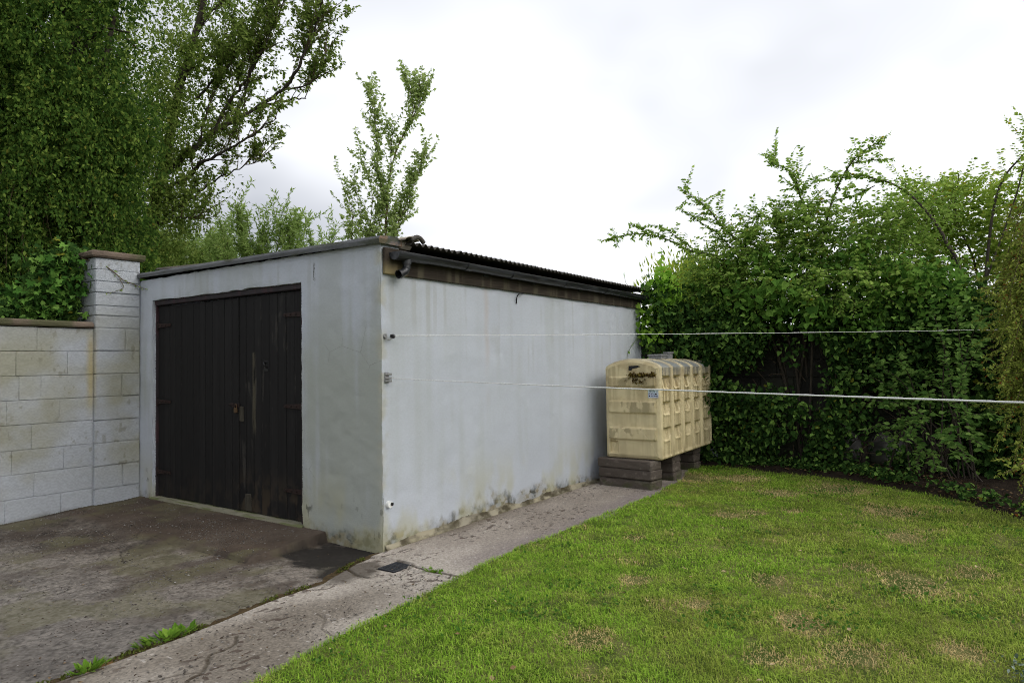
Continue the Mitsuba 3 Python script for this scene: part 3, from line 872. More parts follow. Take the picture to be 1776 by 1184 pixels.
gutter_arc(0.40, 5.02, 0.056).add(G + '__gutter__channel', 'm_gutter', smooth=40)
m = gutter_arc(0.062, 0.43, 0.062)
a = np.linspace(np.pi, 2 * np.pi, 15)
cap_ = np.array([(0.094 + 0.062 * np.cos(t), 0.06, 2.372 + 0.062 * np.sin(t)) for t in a])
m.put(np.vstack([cap_, [[0.094, 0.06, 2.376]]]), [[i, i + 1, 15] for i in range(14)])
m.add(G + '__gutter__outlet_box', 'm_gutter', smooth=40)
for y in (0.99, 1.71, 2.75, 3.75):
    gutter_arc(y - 0.045, y + 0.045, 0.061).add(G + '__gutter__union', 'm_gutter', smooth=40)
for y in (1.35, 2.2, 3.2, 4.3):
    add(G + '__gutter__bracket', block(0.03, 0.045, y - 0.03, y + 0.03, 2.30, 2.38, 0.003), 'm_gutter')
m = MB()
m.put(*tube(smoothline([(0.094, 0.20, 2.33), (0.094, 0.20, 2.27), (0.092, 0.185, 2.235), (0.090, 0.155, 2.215), (0.088, 0.118, 2.200)], 5), 0.032, 16, cap=False))
m.put(*tube(np.array([(0.0885, 0.128, 2.204), (0.088, 0.110, 2.197)]), 0.037, 16, cap=False))
m.put(*tube(np.array([(0.094, 0.20, 2.325), (0.094, 0.20, 2.285)]), 0.039, 16, cap=False))
m.add(G + '__gutter__outlet', 'm_gutter', smooth=40)
labels[G + '__gutter__outlet'] = {'label': 'short broken-off outlet elbow of the gutter'}

# doors: two leaves of upright planks
rng = R_(21)


def leaf_door(x0, x1, n, key):
    e = np.linspace(x0, x1, n + 1)
    e[1:-1] += rng.uniform(-0.008, 0.008, n - 1)
    for a, b in zip(e[:-1], e[1:]):
        v, f = block(a + 0.0015, b - 0.0015, 0.062 + rng.uniform(-0.003, 0.003), 0.092, 0.098 + rng.uniform(-0.006, 0.006), 2.150 + rng.uniform(-0.004, 0.004), 0.0035, rng, 0.0007)
        add(key + '__plank', (v, f), 'm_door', uv=np.full((len(v), 2), rng.random()))


leaf_door(-3.485, -2.008, 13, G + '__door')
leaf_door(-2.000, -1.045, 8, G + '__door_001')
labels[G + '__door__plank'] = {'label': 'leftmost black plank of the wide door leaf'}
v, f = block(-2.018, -1.992, 0.048, 0.064, 0.10, 1.16, 0.003)
add(G + '__door__cover_strip', (v, f), 'm_door', uv=np.full((len(v), 2), 0.9))
v, f = block(-2.018, -1.992, 0.050, 0.064, 1.165, 2.15, 0.003)
add(G + '__door__cover_strip', (v, f), 'm_door', uv=np.full((len(v), 2), 0.4))
for key, x0, x1 in ((G + '__door_001', -1.30, -1.02), (G + '__door', -3.49, -3.22)):
    for z in (1.94, 1.115, 0.36):
        mm = MB()
        pts = np.array([(x0, z + 0.014), (x1, z + 0.026), (x1, z - 0.026), (x0, z - 0.014)]) if x0 > -2 else np.array([(x0, z + 0.026), (x1, z + 0.014), (x1, z - 0.014), (x0, z - 0.026)])
        ex = trimesh.creation.extrude_polygon(sg.Polygon(pts), 0.006, engine='earcut')
        ev = np.array(ex.vertices)
        mm.put(np.stack([ev[:, 0], 0.056 - ev[:, 2], ev[:, 1]], -1), np.array(ex.faces)[:, ::-1])
        xk = x1 if x0 > -2 else x0
        mm.put(*tube(np.array([(xk, 0.050, z - 0.05), (xk, 0.050, z + 0.05)]), 0.009, 8))
        for xx in np.linspace(x0 + 0.03, x1 - 0.03, 4):
            mm.put(*tm(trimesh.creation.icosphere(1, 0.008).apply_translation([xx, 0.048, z])))
        mm.add(key + '__hinge', 'm_rust', smooth=30)
# hasp, padlock and the weathered patch below
mm = MB().put(*block(-2.09, -1.97, 0.040, 0.046, 1.085, 1.125, 0.003)).put(*tube(smoothline([(-2.00, 0.045, 1.118), (-2.00, 0.012, 1.112), (-2.00, 0.012, 1.098), (-2.00, 0.045, 1.092)], 4), 0.005, 8))
mm.add(G + '__door__hasp', 'm_rust', smooth=30)
mm = MB().put(*block(-2.028, -1.982, 0.018, 0.036, 1.035, 1.083, 0.005)).put(*tube(smoothline([(-2.018, 0.027, 1.078), (-2.018, 0.027, 1.105), (-2.005, 0.027, 1.120), (-1.992, 0.027, 1.105), (-1.992, 0.027, 1.078)], 5), 0.0045, 8))
mm.add(G + '__door__padlock', 'm_brass', smooth=30)
mm = MB().put(*block(-2.125, -2.085, 0.044, 0.056, 1.095, 1.128, 0.004)).put(*tube(np.array([(-2.13, 0.040, 1.112), (-2.055, 0.040, 1.112)]), 0.006, 8))
mm.add(G + '__door__bolt', 'm_rust', smooth=30)
add(G + '__door_001__patch_board', block(-1.985, -1.925, 0.052, 0.062, 0.955, 1.095, 0.003, R_(1), 0.004), 'm_plate')
labels[G + '__door_001__patch_board'] = {'label': 'bare wood patch board below the padlock'}
add(G + '__door_001__patch_board', block(-1.900, -1.800, 0.053, 0.061, 0.11, 0.27, 0.003, R_(2), 0.006), 'm_plate')
labels[G + '__door_001__patch_board_001'] = {'label': 'bare wood patch board at the foot of the door'}
mm = MB().put(*tube(smoothline([(-1.585, 0.058, 1.50), (-1.57, 0.035, 1.515), (-1.555, 0.030, 1.49), (-1.55, 0.058, 1.46)], 5), 0.009, 8)).put(*block(-1.60, -1.535, 0.056, 0.061, 1.43, 1.53, 0.003))
mm.add(G + '__door_001__handle', 'm_black', smooth=30)
rng = R_(31)
add(G + '__door_frame', block(-3.50, -0.985, 0.030, 0.11, 2.160, 2.213, 0.006, rng, 0.002), 'm_frame')
add(G + '__door_frame', block(-1.040, -0.992, 0.034, 0.11, 0.06, 2.157, 0.006, rng, 0.002), 'm_frame')
add(G + '__door_frame', block(-3.515, -3.488, 0.040, 0.11, 0.06, 2.157, 0.005, rng, 0.002), 'm_frame')


def thresh(u, v):
    x = -3.52 + 2.56 * v
    P = np.stack([x * 6, u * 3, u * 0], -1)
    e = 0.014 * (meshkit.fbm(P, 4, 3) - 0.5)
    y = np.interp(u, [0, 0.25, 1], [-0.030, -0.022, 0.10]) + e
    z = np.interp(u, [0, 0.25, 1], [0.05, 0.088, 0.094]) + e * 0.5
    return np.stack([x, y, z], -1)


mat('m_threshold', mikit.proc(lambda p, n, uv: mix(mix((0.12, 0.115, 0.08), (0.21, 0.20, 0.15), fbm(p.x * 9.0, p.y * 9.0, p.z * 9.0, 3)), (0.10, 0.11, 0.04), smoothstep(0.45, 0.6, fbm(p.x * 5.0, p.y * 30.0, 3.0, 3)) * 0.8)), 0.95, b_blocks)
add(G + '__threshold', sheet(8, 140, thresh), 'm_threshold', smooth=True)
# rusty nail stain / hook under the eaves and the hanging twig on the lintel
add(G + '__eaves_hook', tube(smoothline([(0.012, 2.02, 2.205), (0.03, 2.00, 2.19), (0.035, 1.93, 2.185), (0.02, 1.90, 2.15), (0.012, 1.90, 2.08)], 4), 0.006, 6), 'm_black', smooth=True)
tag(G, 'white rendered flat-roofed garage with black double doors and corrugated roof', 'garage')

# ------------------------------------------------------------------ boundary wall and pillar
W = 'boundary_wall'
rng = R_(41)
course = [-0.06, 0.012, 0.235, 0.470, 0.700, 0.945, 1.183, 1.420, 1.662, 1.905]
joints = {0: [-1.254, -0.775], 1: [-1.011], 2: [-0.752], 3: [-1.038], 4: [-0.795], 5: [-0.96, -1.145], 6: [-0.722], 7: [-0.995]}
mm = MB().put(*block(-3.99, -3.778, -6.0, -0.47, -0.06, 1.90, 0.004))
mm.add(W + '__core', 'm_block', uv=True)
rows = course[1:]
for r in range(8):
    z0, z1 = (course[1] if r else -0.06), rows[r + 1]
    z0 = rows[r] if r else -0.06
    yj = sorted([-0.485] + joints[r])
    first = yj[0]
    while first > -5.6:
        first -= 0.45
        yj = [first] + yj
    for y0, y1 in zip(yj[:-1], yj[1:]):
        v, f = block(-3.90, -3.769 + rng.uniform(-0.0015, 0.0015), y0 + 0.0006, y1 - 0.0006, z0 + 0.003, z1 - 0.003, 0.0032, rng, 0.0012)
        add(W + '__block', (v, f), 'm_block', uv=np.full((len(v), 2), rng.random()))
for y0, y1 in ((-6.0, -4.9), (-4.895, -3.8), (-3.795, -2.7), (-2.695, -1.55), (-1.545, -0.478)):
    add(W + '__coping', block(-4.03, -3.735, y0, y1, 1.909, 1.975, 0.014, rng, 0.006), 'm_coping', smooth=30)
tag(W, 'painted concrete block boundary wall with brown coping left of the pillar', 'wall')
labels[W + '__block'] = {'label': 'painted concrete block stained with green algae'}
P_ = 'pillar'
mm = MB().put(*block(-4.14, -3.752, -0.452, -0.004, -0.06, 2.66, 0.004))
mm.add(P_ + '__core', 'm_block', uv=True)
pz = [-0.06, 0.217, 0.455, 0.695, 0.935, 1.184, 1.425, 1.669, 1.912, 2.045, 2.150, 2.290, 2.410, 2.535, 2.662]
halved = {7: -0.17, 5: -0.20, 1: -0.19}
for r in range(len(pz) - 1):
    cuts = [-0.474, -0.012] if r not in halved else [-0.474, halved[r], -0.012]
    for y0, y1 in zip(cuts[:-1], cuts[1:]):
        # rough faced block: front face as a small bumpy grid
        nn = 9
        x = -3.740 + rng.uniform(-0.005, 0.005)
        rough = 0.012 if r in (7, 5, 9, 10) else 0.006
        seed = int(rng.integers(1000))

        def face(u, v, y0=y0, y1=y1, x=x, z0=pz[r], z1=pz[r + 1], rough=rough, seed=seed):
            yy = y0 + 0.002 + (y1 - y0 - 0.004) * u
            zz_ = z0 + 0.0035 + (z1 - z0 - 0.007) * v
            P = np.stack([yy * 14, zz_ * 14, yy * 0], -1)
            e = np.minimum(np.minimum(u, 1 - u) * (y1 - y0), np.minimum(v, 1 - v) * (z1 - z0))
            return np.stack([x + rough * (meshkit.fbm(P, 3, seed) - 0.4) - 0.016 * np.clip(1 - e / 0.006, 0, 1), yy, zz_ + 0.006 * (meshkit.noise(P * 0.5, seed + 1) - 0.5) * (e < 0.001)], -1)
        gu = np.r_[0, 0.006 / (y1 - y0), np.linspace(0.05, 0.95, nn), 1 - 0.006 / (y1 - y0), 1]
        gv = np.r_[0, 0.006 / (pz[r + 1] - pz[r]), np.linspace(0.08, 0.92, 5), 1 - 0.006 / (pz[r + 1] - pz[r]), 1]
        pv, pf = sheet(len(gu), len(gv), lambda u, v: face(np.interp(u, np.linspace(0, 1, len(gu)), gu), np.interp(v, np.linspace(0, 1, len(gv)), gv)))
        mm = MB().put(pv, pf, np.full((len(pv), 2), rng.random()))
        bv, bf = block(-4.16, x - 0.018, y0 + 0.002, y1 - 0.002, pz[r] + 0.0035, pz[r + 1] - 0.0035, 0.004)
        mm.put(bv, bf, np.full((len(bv), 2), 0.5))
        mm.add(P_ + '__block', 'm_block', smooth=False, uv=True)
add(P_ + '__cap', block(-4.20, -3.703, -0.515, 0.038, 2.665, 2.730, 0.014, rng, 0.008), 'm_coping', smooth=30)
tag(P_, 'tall white painted block pillar with brown cap between wall and garage', 'pillar')

# ------------------------------------------------------------------ back wall behind the hedge
B = 'back_wall'
rng = R_(51)
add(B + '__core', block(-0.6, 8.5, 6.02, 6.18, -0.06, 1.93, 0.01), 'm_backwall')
for r in range(8):
    z0 = 0.02 + r * 0.24
    off = 0.225 * (r % 2)
    for k in range(-1, 15):
        x0 = 0.9 + off + k * 0.45
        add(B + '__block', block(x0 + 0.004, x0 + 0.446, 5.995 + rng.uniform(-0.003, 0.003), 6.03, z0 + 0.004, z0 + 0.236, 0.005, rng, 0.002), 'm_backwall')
tag(B, 'concrete block wall coloured near black for the deep shade behind the ivy hedge', 'wall')

# ------------------------------------------------------------------ oil tank and its block piers
TZ = 0.335
th = math.radians(1.2)
TROT = np.array([[math.cos(th), -math.sin(th), 0], [math.sin(th), math.cos(th), 0], [0, 0, 1]])
TPOS = np.array([0.548, 3.485, TZ])


def tank_world(p):
    return np.asarray(p) @ TROT.T + TPOS


LEN, HW, SH, CR = 1.90, 0.352, 1.090, 1.168
arc = [(-HW, SH - 0.0)] + [(HW * math.sin(t) / math.sin(1.1), SH - 0.02 + (CR - SH + 0.02) * (math.cos(t) - math.cos(1.1)) / (1 - math.cos(1.1))) for t in np.linspace(-1.1, 1.1, 25)] + [(HW, SH)]
poly = sg.Polygon([(HW, 0), (HW, SH)] + [(x, z) for x, z in arc[::-1][1:-1]] + [(-HW, SH), (-HW, 0)]).buffer(0)
poly = poly.buffer(-0.032).buffer(0.032, quad_segs=8)
NP = 330
ringline = poly.exterior
prof2 = np.array([ringline.interpolate(t, normalized=True).coords[0] for t in np.linspace(0, 1, NP, endpoint=False)])
if sg.Polygon(prof2).exterior.is_ccw:
    prof2 = prof2[::-1]
tang = np.roll(prof2, -1, 0) - np.roll(prof2, 1, 0)
pn = nrm(np.stack([-tang[:, 1], tang[:, 0]], -1))
cen = np.array([0, 0.58])
pn *= np.sign((pn * (prof2 - cen)).sum(1, keepdims=True))
NY = 170
ty = np.linspace(0, LEN, NY)
ribs_y = [0.0, 0.40, 0.77, 1.13, 1.49, LEN]


def ribmask(y):
    r = np.zeros_like(y)
    for q in ribs_y:
        wd = 0.030 if 0 < q < LEN else 0.07
        r = np.maximum(r, sst(wd + 0.014, wd - 0.008, np.abs(y - q)))
    return r


Yg, Kg = np.meshgrid(ty, np.arange(NP), indexing='ij')
Zg = prof2[Kg, 1]
Xg = prof2[Kg, 0]
rm = ribmask(Yg)
up = pn[Kg, 1]
disp = -0.020 * (1 - rm) * sst(0.015, 0.05, Zg)
sidey = sst(0.8, 0.95, np.abs(pn[Kg, 0]))
for a, b in zip(ribs_y[:-1], ribs_y[1:]):
    yc = 0.5 * (a + b) + (0.02 if a == 0 else 0)
    hw = 0.5 * (b - a) - 0.075
    for zc in (0.885, 0.585, 0.285):
        s = (Zg - (zc - 0.075)) / 0.14
        inside = sst(hw + 0.012, hw - 0.012, np.abs(Yg - yc) / np.clip(np.sqrt(np.clip(1.02 - np.clip(0.55 - s, 0, 1) ** 2 * 2.2, 0.05, 1)), 0.2, 1)) * sst(0, 0.06, s) * sst(1.06, 0.97, s)
        disp -= sidey * inside * (0.008 + 0.045 * np.clip(s, 0, 1))
        lip = np.exp(-((s + 0.02) / 0.10) ** 2) * sst(hw, hw - 0.05, np.abs(Yg - yc))
        disp += sidey * 0.010 * lip
rr = 0.05
ends = np.minimum(Yg, LEN - Yg)
inset = np.where(ends < rr, rr - np.sqrt(np.clip(rr * rr - (rr - ends) ** 2, 0, None)), 0)
V2 = np.stack([Xg, Zg], -1) + pn[Kg] * (disp - inset)[..., None]
body = np.stack([V2[..., 0], Yg, V2[..., 1]], -1)
mm = MB()
i, j = np.meshgrid(np.arange(NY - 1), np.arange(NP), indexing='ij')
q = np.stack([i * NP + j, i * NP + (j + 1) % NP, (i + 1) * NP + (j + 1) % NP, (i + 1) * NP + j], -1).reshape(-1, 4)
mm.put(tank_world(body.reshape(-1, 3)), q, np.stack([rm.ravel() * sst(0.02, 0.2, Zg.ravel()), 0 * rm.ravel()], -1))


def cap(sign):
    K = 75
    k = np.linspace(1, 0.0, K)
    base = V2[0 if sign < 0 else -1]
    c0 = np.array([0.0, 0.56])
    P2 = c0 + (base[None] - c0) * k[:, None, None]
    x, z = P2[..., 0], P2[..., 1]
    d = np.zeros_like(x)
    keep = sst(0.99, 0.94, np.broadcast_to(k[:, None], x.shape))
    inx = sst(0.318, 0.300, np.abs(x))

    def band(z0, z1, h):
        return h * sst(z0 - 0.006, z0 + 0.008, z) * sst(z1 + 0.006, z1 - 0.008, z) * inx
    b_ = band(0.840, 0.955, 0.020) + band(0.535, 0.675, 0.026) + band(0.225, 0.365, 0.026)
    d = d + b_
    d = d - 0.032 * sst(-0.185, -0.20, x) * sst(0.205, 0.19, z)
    y = (0 if sign < 0 else LEN) + sign * d * keep
    v = np.stack([x, y, z], -1).reshape(-1, 3)
    n = x.shape[1]
    i, j = np.meshgrid(np.arange(K - 1), np.arange(n), indexing='ij')
    q = np.stack([i * n + j, (i + 1) * n + j, (i + 1) * n + (j + 1) % n, i * n + (j + 1) % n], -1).reshape(-1, 4)
    if sign < 0:
        q = q[:, ::-1]
    return tank_world(v), q[:, ::-1], np.stack([0 * x.ravel() + 0.15, sst(0.005, 0.02, b_).ravel()], -1)


mm.put(*cap(-1))
mm.put(*cap(1))
TK = 'oil_tank'
mm.add(TK + '__body', 'm_tank', smooth=True, uv=True)


def tpart(key, v, f, bsdf, smooth=30):
    add(key, (tank_world(v), f), bsdf, smooth=smooth)


mm = MB().put(*block(-0.09, 0.09, 0.74, 0.92, 1.155, 1.215, 0.01)).put(*block(-0.10, 0.10, 0.73, 0.93, 1.195, 1.222, 0.008))
tpart(TK + '__filler_box', *mm.mesh(), 'm_steel')
mm = MB().put(*tm(trimesh.creation.cylinder(0.055, 0.09, sections=20).apply_translation([0.02, 1.16, 1.20]))).put(*tm(trimesh.creation.cylinder(0.068, 0.02, sections=20).apply_translation([0.02, 1.16, 1.245])))
tpart(TK + '__vent_cap', *mm.mesh(), 'm_steel')
dark = trimesh.creation.extrude_polygon(sg.Polygon([(0.0, 1.035), (0.0, 1.090), (0.115, 1.093), (0.150, 1.080), (0.090, 1.062), (0.045, 1.056), (0.036, 1.036)]), 0.003, engine='earcut')
dv = np.array(dark.vertices)
tpart(TK + '__torn_sticker', np.stack([dv[:, 0] - 0.035, 0.0005 - dv[:, 2], dv[:, 1] - 0.005], -1), np.array(dark.faces)[:, ::-1], 'm_black', False)
labels[TK + '__torn_sticker'] = {'label': 'torn black sticker near the tank top'}
mat('m_sticker', mikit.proc(lambda p, n, uv: mix((0.52, 0.62, 0.62), (0.42, 0.46, 0.56), smoothstep(1.14, 1.08, p.z))), 0.5)
SX, SZ = 0.200, 0.715
tpart(TK + '__label', *block(SX, SX + 0.125, -0.0035, 0.001, SZ, SZ + 0.103, 0.0008), 'm_sticker', False)
labels[TK + '__label'] = {'label': 'small pale blue supplier sticker with dark lettering'}
mat('m_ink', (0.02, 0.05, 0.045), 0.5)
mat('m_ink_grey', (0.14, 0.16, 0.22), 0.5)
tx = meshkit.text_mesh('NAAS O', 0.024, 0.001, bold=True)
tv = np.array(tx.vertices)
w0 = tv[:, 0].max()
tv[:, 0] *= 0.108 / w0
tpart(TK + '__label__lettering', np.stack([SX + 0.009 + tv[:, 0], -0.0036 - tv[:, 2], SZ + 0.068 + tv[:, 1]], -1), np.array(tx.faces), 'm_ink', False)
mm = MB()
for a, b, z in ((0.006, 0.030, 0.047), (0.036, 0.058, 0.047), (0.062, 0.076, 0.047), (0.034, 0.046, 0.022), (0.050, 0.068, 0.022), (0.072, 0.116, 0.022)):
    mm.put(*block(SX + a, SX + b, -0.0045, -0.0034, SZ + z - 0.004, SZ + z + 0.006, 0.0004))
tpart(TK + '__label__small_print', *mm.mesh(), 'm_ink_grey', False)
mm = MB().put(*tm(trimesh.creation.cylinder(0.008, 0.001, sections=16).apply_transform(trimesh.transformations.rotation_matrix(np.pi / 2, [1, 0, 0])).apply_translation([SX + 0.016, -0.004, SZ + 0.022])))
mm.put(*block(SX + 0.084, SX + 0.108, -0.0046, -0.0034, SZ + 0.038, SZ + 0.052, 0.0004))
tpart(TK + '__label__emblem', *mm.mesh(), 'm_black', False)
tag(TK, 'dirty beige plastic heating oil tank standing on concrete block piers', 'oil tank')

rng = R_(61)


def pier(x0, x1, y0, y1, n, labs, h=0.1, turn=0.0):
    for k in range(n):
        dx = rng.uniform(-0.008, 0.008)
        top = (k + 1) * h if k < n - 1 else TZ - 0.002
        m_ = trimesh.Trimesh(*block(x0 + dx, x1 + dx, y0 + rng.uniform(-.008, .008), y1, k * h - (0.03 if k == 0 else 0) + 0.002, top - 0.001, 0.010, rng, 0.005), process=False)
        m_ = m_.subdivide_to_size(0.035)
        v = np.array(m_.vertices)
        v += 0.016 * (meshkit.fbm(v * 14, 4, 7 + k) - 0.5)[:, None] * nrm(v - v.mean(0))
        c = v.mean(0)
        a = turn + rng.uniform(-0.012, 0.012)
        R2 = np.array([[math.cos(a), -math.sin(a), 0], [math.sin(a), math.cos(a), 0], [0, 0, 1]])
        v = (v - c) @ R2.T + c
        key = numbered('concrete_slab')
        add(key, (v, np.array(m_.faces)), 'm_slab', smooth=30, uv=None)
        COUNT.pop('x', None)
        tag(key, labs[k], 'concrete slab', 'concrete slabs under the oil tank')


pier(0.130, 0.835, 3.395, 3.640, 3, ['mossy lowest concrete slab under the near end of the tank, touching the path', 'middle concrete slab of the stack under the near end of the tank',
                                      'top concrete slab of the stack under the near end of the tank'], 0.112, -0.09)
pier(0.20, 0.800, 4.08, 4.34, 3, ['lowest dark concrete slab of the stack under the middle of the tank', 'middle dark concrete slab of the stack under the middle of the tank',
                                  'top dark concrete slab of the stack under the middle of the tank'], 0.112)
pier(0.18, 0.74, 4.98, 5.22, 3, ['lowest concrete slab of the shaded stack under the far end of the tank', 'middle concrete slab of the shaded stack under the far end of the tank',
                                 'top concrete slab of the shaded stack under the far end of the tank'], 0.112)

# ------------------------------------------------------------------ drain, hooks and clothes lines
D_ = 'drain_cover'
mm = MB()
x0, x1, y0, y1 = 0.278, 0.440, -0.328, -0.142
for b in ((x0, x1, y0, y0 + 0.014), (x0, x1, y1 - 0.014, y1), (x0, x0 + 0.014, y0 + 0.0145, y1 - 0.0145), (x1 - 0.014, x1, y0 + 0.0145, y1 - 0.0145)):
    mm.put(*block(b[0], b[1], b[2], b[3], -0.02, 0.004, 0.002))
mm.add(D_ + '__frame', 'm_dark_iron')
for k in range(7):
    yy = y0 + 0.022 + k * (y1 - y0 - 0.044) / 6
    add(D_ + '__bar', block(x0 + 0.0145, x1 - 0.0145, yy - 0.0075, yy + 0.0075, -0.016, 0.001, 0.002), 'm_dark_iron')
tag(D_, 'small black square drain grating set in the concrete path', 'drain')


def hook(key, y, z, lab, form):
    mm = MB()
    if form == 'pulley':
        mm.put(*tube(smoothline([(-0.01, y - 0.04, z + 0.015), (0.012, y - 0.045, z), (0.025, y - 0.03, z - 0.022), (0.032, y - 0.005, z - 0.024), (0.035, y + 0.012, z - 0.008)], 5), 0.0055, 8))
        mm.put(*tm(trimesh.creation.cylinder(0.022, 0.008, sections=18).apply_transform(trimesh.transformations.rotation_matrix(np.pi / 2, [0, 1, 0])).apply_translation([0.004, y - 0.03, z])))
        mm.add(key + '__hook', 'm_steel', smooth=30)
        add(key + '__sheave', tm(trimesh.creation.cylinder(0.017, 0.026, sections=18).apply_transform(trimesh.transformations.rotation_matrix(np.pi / 2, [1, 0, 0])).apply_translation([0.040, y + 0.018, z])), 'm_black', smooth=30)
    elif form == 'cleat':
        mm.put(*block(0.0, 0.010, y - 0.024, y + 0.024, z - 0.045, z + 0.04, 0.003))
        mm.add(key + '__plate', 'm_steel', smooth=30)
        for dz in (0.024, -0.008, -0.030):
            add(key + '__bolt', tube(np.array([(0.008, y - 0.018, z + dz), (0.030, y + 0.006, z + dz), (0.034, y + 0.024, z + dz)]), 0.009, 10), 'm_steel', smooth=30)
    else:
        mm.put(*tm(trimesh.creation.cylinder(0.026, 0.034, sections=20).apply_transform(trimesh.transformations.rotation_matrix(np.pi / 2, [0, 1, 0])).apply_translation([0.014, y, z])))
        mm.add(key + '__cup', 'm_white', smooth=30)
        add(key + '__plug', tm(trimesh.creation.cylinder(0.013, 0.030, sections=16).apply_transform(trimesh.transformations.rotation_matrix(np.pi / 2, [0, 1, 0])).apply_translation([0.026, y + 0.012, z + 0.002])), 'm_black', smooth=30)
    tag(key, lab, 'wall hook')


hook('wall_hook', 0.068, 1.700, 'steel hook with black pulley on the garage corner, holding the upper line', 'pulley')
hook('wall_hook_001', 0.050, 1.374, 'steel cleat with bolts on the garage corner, holding the lower line', 'cleat')
hook('wall_hook_002', 0.055, 0.366, 'white cup with black plug low on the garage corner', 'cup')
mat('m_line', mikit.proc(lambda p, n, uv: mix((0.62, 0.62, 0.60), (0.80, 0.80, 0.79), fbm(p.x * 6.0, p.y * 6.0, p.z * 6.0, 3))), 0.5)


def sagline(a, b, sag, n=40):
    t = np.linspace(0, 1, n)[:, None]
    p = np.array(a) * (1 - t) + np.array(b) * t
    p[:, 2] -= (sag * 4 * t * (1 - t)).ravel()
    return p


add('clothes_line', tube(sagline((0.045, 0.080, 1.706), (4.36, 5.70, 1.765), 0.012), 0.0028, 6), 'm_line', smooth=True)
tag('clothes_line', 'thin white upper clothes line running level from garage to hedge', 'clothes line')
add('clothes_line_001', tube(np.vstack([sagline((0.036, 0.075, 1.366), (4.0, -1.97, 1.362), 0.006), [(5.6, -2.78, 1.362)]]), 0.0025, 8), 'm_line', smooth=True)
tag('clothes_line_001', 'white lower clothes line crossing in front of the oil tank', 'clothes line')

# ------------------------------------------------------------------ plants: leaf and twig builders
OVATE = (np.array([(0, 0, 0), (0.30, 0.42, 0.09), (0, 1, -0.06), (-0.30, 0.42, 0.09)]), np.array([[0, 1, 2], [0, 2, 3]]))
LANCE = (np.array([(0, 0, 0), (0.13, 0.40, 0.04), (0, 1, -0.10), (-0.13, 0.40, 0.04)]), np.array([[0, 1, 2], [0, 2, 3]]))
HEART = (np.array([(0, 0.02, 0), (0.30, -0.06, 0.07), (0.44, 0.28, 0.09), (0.25, 0.66, 0.04), (0, 1, -0.10), (-0.25, 0.66, 0.04), (-0.44, 0.28, 0.09), (-0.30, -0.06, 0.07)]),
         np.array([[0, 1, 2], [0, 2, 3], [0, 3, 4], [0, 4, 5], [0, 5, 6], [0, 6, 7]]))
ELLIP = (np.array([(0, 0, 0), (0.22, 0.22, 0.06), (0.27, 0.52, 0.06), (0, 1, -0.10), (-0.27, 0.52, 0.06), (-0.22, 0.22, 0.06)]), np.array([[0, 1, 2], [0, 2, 3], [0, 3, 4], [0, 4, 5]]))
IVY = (np.array([(0, 0.10, 0), (0.22, -0.08, 0.03), (0.52, 0.14, 0.08), (0.30, 0.30, 0.03), (0.40, 0.62, 0.07), (0.15, 0.58, 0.02), (0, 1, -0.06), (-0.15, 0.58, 0.02), (-0.40, 0.62, 0.07),
                (-0.30, 0.30, 0.03), (-0.52, 0.14, 0.08), (-0.22, -0.08, 0.03)]), np.array([[0, k, k + 1] for k in range(1, 11)]))


class Leaves:
    def __init__(s):
        s.P, s.A, s.N, s.S = [], [], [], []

    def put(s, P, A, N, S):
        P = np.asarray(P, float).reshape(-1, 3)
        s.P.append(P)
        s.A.append(np.broadcast_to(A, P.shape))
        s.N.append(np.broadcast_to(N, P.shape))
        s.S.append(np.broadcast_to(S, (len(P),)))
        return s

    def count(s):
        return sum(map(len, s.P))

    def build(s, tpl, rng, sel=None):
        P, A, N, S = np.vstack(s.P), nrm(np.vstack(s.A)), np.vstack(s.N), np.concatenate(s.S)
        if sel is not None:
            P, A, N, S = P[sel], A[sel], N[sel], S[sel]
        X = nrm(np.cross(A, N))
        Z = np.cross(X, A)
        tv, tf = tpl
        v = P[:, None] + S[:, None, None] * (tv[None, :, 0:1] * X[:, None] + tv[None, :, 1:2] * A[:, None] + tv[None, :, 2:3] * Z[:, None])
        f = (np.arange(len(P)) * len(tv))[:, None, None] + tf[None]
        uv = np.zeros((len(P), len(tv), 2))
        uv[:, :, 0] = rng.random(len(P))[:, None]
        uv[:, :, 1] = np.clip(tv[:, 1], 0, 1)[None]
        return v.reshape(-1, 3), f.reshape(-1, 3), uv.reshape(-1, 2)

    def add(s, key, tpl, bsdf, rng, sel=None):
        v, f, uv = s.build(tpl, rng, sel)
        return add(key, (v, f), bsdf, uv=uv)


def rnd(rng, n, s=1.0):
    return rng.normal(0, s, (n, 3))


UPV = np.array([0, 0, 1.0])


def twig_leaves(L, rng, line, spacing, size, droop=0.2, spread=0.9, planar=False, start=0.1):
    """leaves set alternately along a twig"""
    d = np.r_[0, np.cumsum(np.linalg.norm(np.diff(line, axis=0), axis=1))]
    n = max(2, int(d[-1] * (1 - start) / spacing))
    t = np.linspace(d[-1] * start, d[-1], n)
    p = np.stack([np.interp(t, d, line[:, k]) for k in range(3)], -1)
    tg = nrm(np.gradient(p, axis=0))
    side = nrm(np.cross(tg, UPV) + 1e-6)
    sg_ = np.where(np.arange(n) % 2, 1.0, -1.0)[:, None]
    lat = side * sg_ if planar else nrm(side * sg_ + rnd(rng, n, 0.7))
    A = tg * 0.55 + lat * spread + rnd(rng, n, 0.18) - UPV * droop
    N = UPV * (0.45 if planar else 0.6) + rnd(rng, n, 0.55)
    L.put(p + rnd(rng, n, 0.004), A, N, size * rng.uniform(0.65, 1.2, n))


